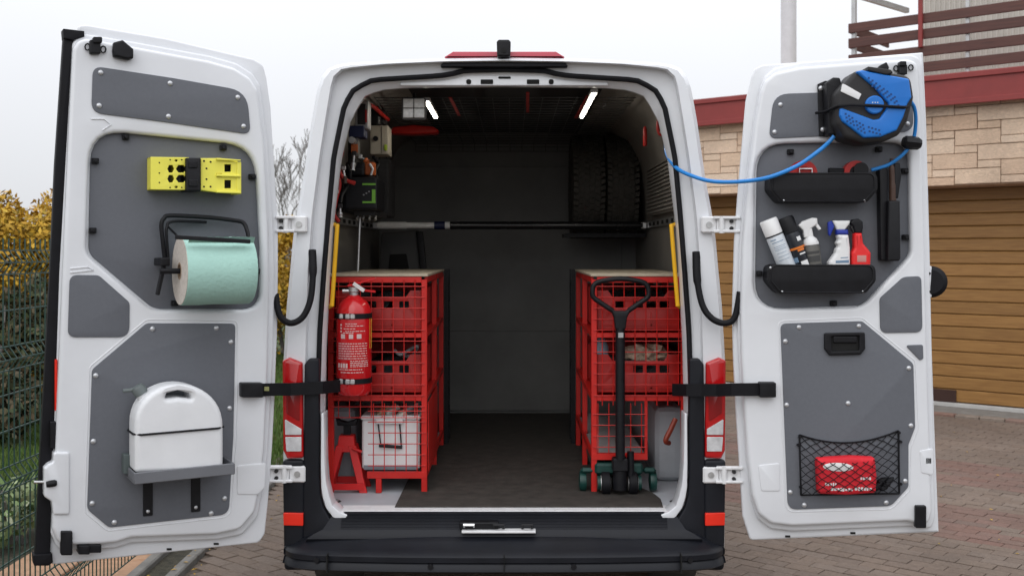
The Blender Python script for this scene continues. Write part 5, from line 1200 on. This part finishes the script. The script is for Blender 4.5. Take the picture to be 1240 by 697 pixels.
# pallet truck
ty = .285
px_ = lambda a, b, y=ty-.02: W(a, b, y)
pt = empty('pallet_truck', loc=(W(751, 590, ty).x, ty, FZ), label='teal hand pallet truck with black loop handle under the right shelf', cat='pallet truck')
lpts = [(742, 376), (729, 367.5), (719, 360), (717.5, 353), (719, 345.5), (727, 340.5), (751, 337.5), (775, 340.5), (783.5, 345.5), (785.5, 353), (784, 360), (774, 367), (761, 376)]
MB().tube(spline([px_(a, b) for a, b in lpts], 4), .0115, 10).build('handle_loop', BLACKP, pt, smooth=True)
plate([roundpoly([(px_(a, b).x, px_(a, b).z) for a, b in ((738, 372), (745, 376), (757, 376), (765, 372), (759, 384), (757, 398), (745, 398), (743, 384))], .006)], ty-.04, ty-.005, .006, XZ(0), 'handle_yoke', BLACKP, pt)
MB().cyl(px_(751, 396), px_(751, 556), .0215, 14).build('drawbar', BLACKP, pt, smooth=True)
MB().box(px_(748, 404).x, px_(754, 404).x, ty-.048, ty-.04, px_(751, 408).z, px_(751, 402).z).build('lever_plate', ZINC, pt)
bx = px_(751, 560).x
MB().box(bx-.035, bx+.035, ty-.035, ty+.03, FZ+.115, FZ+.175).build('pivot_block', BLACKP, pt, bevel=.006)
MB().cyl((bx, ty, FZ+.03), (bx, ty, FZ+.12), .032, 18).build('pump', BLACKP, pt, smooth=True)
MB().cyl((bx+.05, ty+.01, FZ+.09), (bx+.05, ty+.01, FZ+.20), .016, 14).build('pump_piston', BLACKP, pt, smooth=True)
for sx in (-1, 1):
    wl = MB().lathe([(.02, 0), (.046, 0), (.052, .1), (.052, .9), (.046, 1), (.02, 1)], (bx+sx*.042, ty+.03, FZ+.053), (bx+sx*.082, ty+.03, FZ+.053), 28).build('steer_wheel', RUBBER, pt, smooth=True)
    MB().lathe([(.035, 0), (.045, .5), (.035, 1)], (bx+sx*.040, ty+.03, FZ+.053), (bx+sx*.085, ty+.03, FZ+.053), 20).build('rim', ZINC, wl, smooth=True)
    MB().cyl((bx+sx*.086, ty+.03, FZ+.053), (bx+sx*.10, ty+.03, FZ+.053), .034, 14).build('hub_cap', TEAL, wl, smooth=True)
    MB().box(min(bx+sx*.11, bx+sx*.175), max(bx+sx*.11, bx+sx*.175), ty+.05, ty+.09, FZ+.09, FZ+.115).build('cross_beam', TEAL, pt, bevel=.012)
    MB().box(min(bx+sx*.035, bx+sx*.105), max(bx+sx*.035, bx+sx*.105), ty+.10, ty+1.1, FZ+.06, FZ+.10).build('fork', TEAL, pt, bevel=.012)
    MB().lathe([(.02, 0), (.044, .1), (.047, .5), (.044, .9), (.02, 1)], (bx+sx*.162-.018, ty+.09, FZ+.049), (bx+sx*.162+.018, ty+.09, FZ+.049), 18).build('guide_roller', TEAL, pt, smooth=True)
MB().box(bx-.11, bx+.11, ty+.03, ty+.085, FZ+.09, FZ+.14).build('cross_beam', TEAL, pt, bevel=.01)
# orange-brown strap on the right side panel
p_ = [W(818, 507, .33), W(812, 520, .31), W(806, 533, .30), W(810, 536, .33)]
MB().tube(spline(p_, 5), .012, 8).build('cargo_hook', M('rust_red', (.22, .03, .012), .5), None, smooth=True, label='dark red hook hanging on the grey side panel right of the shelf', cat='hook')
# cargo bar
by, bz = 1.98, 1.902
cbr = empty('cargo_bar', loc=(0, by, bz), label='long black and silver cargo bar spanning the van below the tyres', cat='cargo bar')
def bxp(px): return W(px, 273, by).x
MB().cyl((bxp(457), by, bz), (bxp(492), by, bz), .023, 18).build('silver_sleeve', M('silver_tube', (.8, .8, .78), .4), cbr, smooth=True)
MB().cyl((bxp(492), by, bz), (bxp(527), by, bz), .019, 18).build('silver_tube', M('silver_tube'), cbr, smooth=True)
MB().cyl((bxp(526), by, bz), (bxp(539), by, bz), .025, 18).build('blue_collar', M('navy', (.006, .012, .055), .5), cbr, smooth=True)
MB().cyl((bxp(539), by, bz), (bxp(545), by, bz), .022, 18).build('white_ring', LABELW, cbr, smooth=True)
MB().cyl((bxp(545), by, bz), (bxp(778), by, bz), .024, 18).build('black_tube', M('gloss_black', (.01, .01, .011), .25), cbr, smooth=True)
for a in (455, 779): MB().box(bxp(a)-.02, bxp(a)+.02, by-.02, by+.02, bz-.022, bz+.022).build('end_fitting', STEEL, cbr, bevel=.006)
# tyres on a rack
rkb = empty('tyre_rack', loc=(.61, 2.3, 1.8), label='black wall rack carrying the two spare tyres', cat='rack')
for yy in (2.12, 2.46): MB().box(.36, .87, yy-.015, yy+.015, 1.832, 1.856).build('rack_bar', BLACKP, rkb)
for px, lab in ((709.5, 'black tyre standing on the rack, nearer the middle of the van'), (749, 'black tyre standing on the rack, nearer the right wall')):
    yc, zc = 2.29, 2.155; xc = W(px, 230, yc).x; t_ = empty('spare_tyre', loc=(xc, yc, zc-.33), label=lab, cat='tyre', group='spare tyres')
    w2 = .098
    MB().lathe([(.19, .08), (.20, .02), (.25, 0), (.30, .05), (.318, .14), (.322, .3), (.322, .7), (.318, .86), (.30, .95), (.25, 1), (.20, .98), (.19, .92), (.19, .08)], (xc-w2, yc, zc), (xc+w2, yc, zc), 56, caps=False).build('carcass', TYRE, t_, smooth=True)
    m = MB(); rnd = random.Random(int(px))
    for k in range(54):
        an = k*2*math.pi/54
        for j in range(6):
            u = -.083+j*.0335; a2 = an+(.03 if j % 2 else 0)+rnd.uniform(-.006, .006); sk = .02*(1 if j % 2 else -1); vs = []
            for (dr, ks) in ((.3205, 1), (.3305, .92)):
                for (du, da) in ((-.0135, -.042), (.0135, -.042+sk), (.0135, .042+sk), (-.0135, .042)):
                    aa = a2+da*ks; vs.append((xc+u+du*ks, yc-math.cos(aa)*dr, zc+math.sin(aa)*dr))
            m.hexa(vs)
    tr_ = m.build('tread', TYRE, t_); tr_['kind'] = 'stuff'
# ceiling work lamp
wc = W(501, 131, .32); wl = empty('work_lamp', loc=wc, label='square work lamp with four round lenses hanging at the upper left', cat='lamp')
MB().box(wc.x-.056, wc.x+.056, .325, .36, wc.z-.05, wc.z+.05).build('lamp_body', M('lamp_grey', (.10, .10, .105), .5), wl, bevel=.008)
lens = M('lamp_lens', (.75, .75, .74), .25, var=.15, scale=60, coat=.5)
for sx in (-1, 1):
    for sz in (-1, 1): MB().box(wc.x+sx*.025-.0235, wc.x+sx*.025+.0235, .316, .3245, wc.z+sz*.0225-.021, wc.z+sz*.0225+.021).build('lens', lens, wl, smooth=True, bevel=.0075, bseg=3)
MB().tube([(wc.x, .345, wc.z+.045), (wc.x, .35, 2.47)], .008, 8).build('stem', BLACKP, wl)
# red padded roll on the bulkhead rack
rp = empty('red_cover', loc=W(500, 158, 1.5), label='red rounded plastic cover stored under the roof at the bulkhead', cat='cover')
plate([roundpoly([(W(a, b, 1.5).x, W(a, b, 1.5).z) for a, b in ((470, 161), (476, 153.5), (500, 151), (524, 153), (531, 157), (529, 161), (500, 162.5))], .02)], 1.5, 1.62, .012, XZ(0), 'cover_body', RED, rp)
# left wall tools
def wtool(name, label, cat, px0, px1, py0, py1, y0, dep, mat, bev=.006):
    a, b = W(px0, py1, y0), W(px1, py0, y0); o = empty(name, loc=((a.x+b.x)/2, y0, a.z), label=label, cat=cat, group='gear on the left van wall')
    MB().box(a.x, b.x, y0, y0+dep, a.z, b.z).build('case', mat, o, bevel=bev, bseg=2); return o, a, b
BEIGE = M('beige_plastic', (.36, .33, .27), .5, var=.1)
o, a, b = wtool('battery_charger', 'beige charger box hanging high on the left van wall', 'charger', 448, 470, 152, 187, .9, .16, BEIGE)
MB().box(a.x+.06, a.x+.063, .896, .8995, a.z+.005, b.z-.005).build('seam', M('beige_dark', (.15, .14, .12), .6), o); MB().box(b.x-.02, b.x-.004, .892, .8995, a.z+.02, a.z+.05).build('green_tag', M('lime', (.30, .42, .03), .5), o, bevel=.002)
MB().cyl((a.x+.03, .90, a.z+.08), (a.x+.03, .885, a.z+.08), .013, 14).build('knob', BLACKP, o, smooth=True)
MB().box(a.x-.02, a.x+.05, .91, 1.03, b.z+.001, b.z+.09).build('holder', BLACKP, o, bevel=.01)
o, a, b = wtool('first_device', 'grey framed meter box at the very top of the left wall', 'meter', 430, 446, 122, 156, .5, .1, M('alu_case', (.4, .4, .41), .4, metal=.4))
MB().box(a.x+.012, b.x-.012, .494, .4995, a.z+.02, b.z-.015).build('screen', DGREY, o, bevel=.002)
MB().box(b.x-.014, b.x-.006, .492, .4995, a.z+.03, a.z+.09).build('red_mark', RED, o)
o, a, b = wtool('blue_case', 'dark blue soft case under the grey meter box', 'case', 422, 441, 152, 166, .48, .12, M('navy'))
o, a, b = wtool('tool_box', 'black tool box with green bracket mark on the left wall', 'tool box', 416, 457, 214, 254, .62, .3, BLACKP, .012)
gm = M('green_print', (.16, .42, .04), .5)
x0, x1 = W(439, 0, .62).x, W(455, 0, .62).x; za, zb = W(0, 246, .62).z, W(0, 222, .62).z
MB().box(x0, x1, .614, .6195, zb-.009, zb).build('green_bar', gm, o); MB().box(x0, x1, .614, .6195, za, za+.009).build('green_bar', gm, o); MB().box(x1-.018, x1-.001, .613, .6185, za+.001, zb-.03).build('green_bar', gm, o)
for i in range(3): MB().cyl((x0+.006+i*.013, .621, (za+zb)/2+.008*(i-1)), (x0+.006+i*.013, .612, (za+zb)/2+.008*(i-1)), .004, 8).build('button', GREYM, o)
o, a, b = wtool('hand_drill', 'orange and black hand drill hung below the blue case', 'drill', 425, 434, 166, 190, .5, .07, M('drill_grey', (.12, .11, .10), .5), .012)
MB().cyl((a.x+.012, .5, b.z-.02), (a.x+.012, .44, b.z-.02), .016, 14).build('chuck', ZINC, o, smooth=True); MB().box(a.x+.002, b.x-.002, .495, .4995, a.z+.02, a.z+.06).build('orange_mark', M('drill_orange', (.45, .10, .02), .5), o)
o, a, b = wtool('tape_measure', 'small white and orange tool beside the tool box top', 'tool', 441, 453, 196, 212, .7, .08, M('drill_orange'), .008)
MB().tube([(b.x-.015, .695, a.z), (b.x-.005, .69, a.z+.03), (b.x-.02, .69, a.z+.055)], .006, 8).build('white_hook', LABELW, o, smooth=True)
for i, pts in enumerate(([(408, 190, .35), (405, 205, .34), (411, 222, .36), (407, 240, .35), (404, 258, .34), (410, 268, .36)], [(412, 172, .4), (414, 185, .38), (409, 200, .4), (416, 216, .42), (430, 222, .44)], [(433, 122, .45), (450, 128, .7), (462, 138, .9), (470, 145, 1.0)])):
    MB().tube(spline([W(*q) for q in pts], 5), .010, 8).build('red_cable', REDP, None, smooth=True, label=('red cable hanging along the left door pillar', 'red looped cable ending at the black tool box', 'red tube running under the ceiling by the work lamp')[i], cat='cable', group='red cables on the left')
# dark board and pole behind the left shelf
p0, p1 = W(436, 258, 1.0), W(430, 332, 1.0)
MB().tube([p0, Vector((p1.x, p1.y, 1.30))], .007, 8).build('silver_rod', STEEL, None, smooth=True, label='thin silver rod standing against the left wall above the shelf', cat='rod')
cr = empty('creeper_board', loc=(-.55, 2.2, FZ), label='dark grey creeper board standing behind the left shelf', cat='creeper')
pb = roundpoly([(W(a, b, 2.2).x, W(a, b, 2.2).z) for a, b in ((452, 420), (462, 282), (508, 278), (524, 420))], .02)
plate([pb], 2.2, 2.23, .006, XZ(0), 'board', M('board_grey', (.06, .06, .06), .6), cr)
plate([roundpoly([(W(a, b, 2.19).x, W(a, b, 2.19).z) for a, b in ((470, 330), (472, 308), (492, 307), (496, 330))], .01)], 2.19, 2.2005, .003, XZ(0), 'recess', BLACK, cr)
plate([roundpoly([(W(a, b, 2.18).x, W(a, b, 2.18).z) for a, b in ((504, 280), (512, 280), (526, 420), (518, 420))], .005)], 2.17, 2.1995, .004, XZ(0), 'edge_rail', BLACKP, cr)
MB().box(-.60, -.50, 2.15, 2.25, FZ, FZ+.04).build('foot', BLACKP, cr)
# folded ladder behind each shelf
for sg, px, lab in ((-1, 541, 'black folded trolley standing at the far end of the left shelf'), (1, 693.5, 'black folded trolley standing at the far end of the right shelf')):
    x = W(px, 400, 1.62).x; o = empty('folded_trolley', loc=(x, 1.62, FZ), label=lab, cat='trolley', group='black folded trolleys')
    for yy in (1.57, 1.72): MB().box(x-.012, x+.012, yy, yy+.02, FZ, 1.64).build('upright', BLACKP, o)
    for i in range(8): MB().box(x-.010, x+.010, 1.59, 1.72, FZ+.1+i*.115, FZ+.125+i*.115).build('rung', BLACKP, o)
# red hose ring on the right wall
hr = empty('hose_coupling', loc=W(801, 150, .5), label='red ring coupling at the end of the blue hose inside the van', cat='coupling')
c = W(801, 152, .5); MB().tube([c+Vector((.018*math.cos(t), .03*math.sin(t)*0, .045*math.sin(t))) for t in [i*.393 for i in range(16)]], .008, 8, closed=True).build('ring', REDP, hr, smooth=True)
MB().tube([c+Vector((.0, .0, -.03)), W(806, 162, .38)], .01, 8).build('nozzle', ZINC, hr, smooth=True)
o = empty('red_can', loc=W(783, 165, .9), label='small red canister hung high on the right wall', cat='canister'); c = W(781, 165, .9)
MB().lathe([(.009, 0), (.011, .1), (.011, .8), (.006, 1)], c+Vector((0, 0, -.05)), c+Vector((0, 0, .05)), 14).build('can_body', REDP, o, smooth=True)

# tool board and more gear hung on the left wall
tb = MB().box(-.862, -.838, .26, 1.75, 1.95, 2.27).build('tool_board', BLACKP, van, bevel=.004)
gear = [('pliers', 'red handled pliers hanging lowest by the left door seal', 'pliers', (407, 232), (404, 256), .33, REDP), ('screwdriver', 'screwdriver with red grip hanging by the left door seal', 'screwdriver', (411, 196), (409, 214), .36, REDP),
        ('clamp_tool', 'small silver clamp hanging under the red pliers', 'clamp', (412, 250), (412, 263), .36, ZINC), ('socket_wrench', 'steel socket wrench hanging below the drill', 'wrench', (429, 186), (427, 206), .46, ZINC),
        ('utility_knife', 'orange utility knife hung left of the tape measure', 'knife', (436, 190), (446, 196), .55, M('drill_orange')), ('wire_brush', 'brown handled brush hung beside the black tool box', 'brush', (416, 204), (418, 222), .42, M('tool_brown'))]
for nm, lab, cat, a, b, y, mt in gear:
    A, B = W(a[0], a[1], y), W(b[0], b[1], y); o = empty(nm, loc=B, label=lab, cat=cat, group='gear on the left van wall'); mid_ = A.lerp(B, .5)
    MB().lathe([(.004, 0), (.011, .1), (.013, .4), (.009, .8), (.012, 1)], mid_, B, 10).build('grip', mt, o, smooth=True)
    MB().tube([A, mid_], [.005, .006], 8).build('shaft', ZINC, o, smooth=True); MB().box(A.x-.011, A.x+.011, A.y-.008, A.y+.008, A.z-.008, A.z+.012).build('head', ZINC if mt is not ZINC else DGREY, o, bevel=.003)
for i, pts in enumerate(([(420, 200, .5), (424, 212, .48), (420, 226, .5), (414, 236, .46), (412, 246, .42)], [(452, 190, .8), (458, 198, .85), (454, 208, .8), (459, 222, .8)], [(447, 118, .8), (441, 130, .7), (447, 142, .75), (440, 150, .6)])):
    MB().tube(spline([W(*q) for q in pts], 5), .009, 8).build('black_cable', RUBBER, None, smooth=True, label=('black cable looping in front of the black tool box', 'black cable hanging below the beige charger', 'black cable hanging high above the beige charger')[i], cat='cable', group='black cables on the left wall')
bx_ = [W(a, b, .75) for a, b in ((430, 255), (456, 262))]
hook = empty('hook_rail', loc=bx_[0], label='narrow dark hook rail under the black tool box', cat='rail'); MB().box(bx_[0].x, bx_[1].x, .7, 1.2, bx_[1].z, bx_[0].z).build('rail_bar', DGREY, hook, bevel=.003)
for i in range(4): q = Vector((bx_[0].x+.02+i*.03, .7, bx_[1].z)); MB().tube([q, q+Vector((0, -.015, -.02)), q+Vector((0, -.03, -.01))], .004, 6).build('hook', ZINC, hook, smooth=True)
# lashing rings recessed in the floor corners
for px in (404, 820):
    q = WZ(px, 607, FZ); rg = MB().lathe([(.03, 0), (.034, .5), (.03, 1)], q, q+Vector((0, 0, .003)), 20).build('floor_recess', DGREY, van); MB().tube([q+Vector((.02*math.cos(t), .02*math.sin(t), .006)) for t in [i*.5236 for i in range(12)]], .004, 6, closed=True).build('lashing_ring', ZINC, rg, smooth=True)

# dark heaps added to stand for the shade inside the front bins
CLOTH = M('dark_cloth', (.02, .02, .022), .9, var=.6, scale=14, bump=.6, bscale=40)
for i, (xl, xr, z0) in enumerate(((LXL+.045, LXR-.045, 1.525), (RXL+.045, RXR-.045, 1.525), (LXL+.045, LXR-.045, 1.215), (RXL+.045, RXR-.045, 1.205))):
    m = MB(); rows = []; rnd = random.Random(40+i)
    for a in range(9):
        rows.append([Vector((xl+(xr-xl)*b/12, .39+.54*a/8, z0+rnd.uniform(-.035, .03)-(.03 if a in (0, 8) or b in (0, 12) else 0))) for b in range(13)])
    m.loft(rows)
    for a in range(5):
        x, y = rnd.uniform(xl+.05, xr-.05), rnd.uniform(.42, .6); m.lathe([(.006, 0), (.018, .2), (.02, .6), (.008, 1)], (x-.04, y, z0+rnd.uniform(0, .03)), (x+.04, y+rnd.uniform(-.02, .04), z0+rnd.uniform(0, .03)), 8)
    o = m.build('bin_shade_fill', CLOTH, None, smooth=True, kind='stuff'); tag(o, ('dark heap added as shade in the upper left front bin', 'dark heap added as shade in the upper right front bin', 'dark heap added as shade in the middle left front bin', 'dark heap added as shade in the middle right front bin')[i], 'parts')

# fallen leaves along the kerb and on the drive
fl2 = MB(); rnd = random.Random(77)
for i in range(150):
    if i < 90: x, y = rnd.uniform(-1.95, -1.6), rnd.uniform(.3, 5)
    else: x, y = rnd.uniform(-1.7, 4.5), rnd.uniform(.8, 6)
    a = rnd.uniform(0, 6.28); r_ = rnd.uniform(.008, .02); z = .006 if x > -1.74 else .035 if x > -1.815 else .004
    fl2.add([(x+r_*math.cos(a), y+r_*math.sin(a), z), (x+r_*.5*math.cos(a+1.6), y+r_*.5*math.sin(a+1.6), z+.004), (x-r_*math.cos(a), y-r_*math.sin(a), z+.001), (x+r_*.5*math.cos(a-1.6), y+r_*.5*math.sin(a-1.6), z+.003)], [(0, 1, 2, 3)])
tag(fl2.build('fallen_leaves', HLEAF), 'small fallen leaves scattered along the kerb and paving', 'leaves', kind='stuff')

# soft bags hung deeper on the left wall
for (nm, lab, px0, px1, py0, py1, y, dep, mt) in (('tool_bag', 'black cloth tool bag hanging right of the black tool box', 456, 471, 192, 262, 1.25, .3, CLOTH), ('drill_case', 'black case on the wall above the black tool box', 418, 441, 196, 213, .66, .16, BLACKP), ('speaker_box', 'small dark box hung above the beige charger', 452, 466, 132, 150, .98, .12, DGREY), ('spray_holder', 'dark holder strip beside the left door seal', 421, 430, 168, 200, .58, .08, DGREY)):
    o, a, b = wtool(nm, lab, nm.split('_')[1], px0, px1, py0, py1, y, dep, mt, .012)
    MB().tube([(a.x+.01, y+.02, b.z), ((a.x+b.x)/2, y+.02, b.z+.03), (b.x-.01, y+.02, b.z)], .004, 6).build('strap', RUBBER, o, smooth=True)
    MB().box(a.x+.006, b.x-.006, y-.004, y-.0005, (a.z+b.z)/2-.004, (a.z+b.z)/2+.002).build('seam', DGREY if mt is not DGREY else BLACK, o)
# drain plugs on the door bottoms
for dd, par, pts in ((DLft, ld, ((205, 664.5), (262, 658))), (DRgt, rd, ((954, 649), (1033, 645)))):
    for a, b in pts: blk(dd, a-3, a+3, b-1.2, b+1.2, -.02, -.014, 'drain_plug', par, BLACK, .001, .0005)
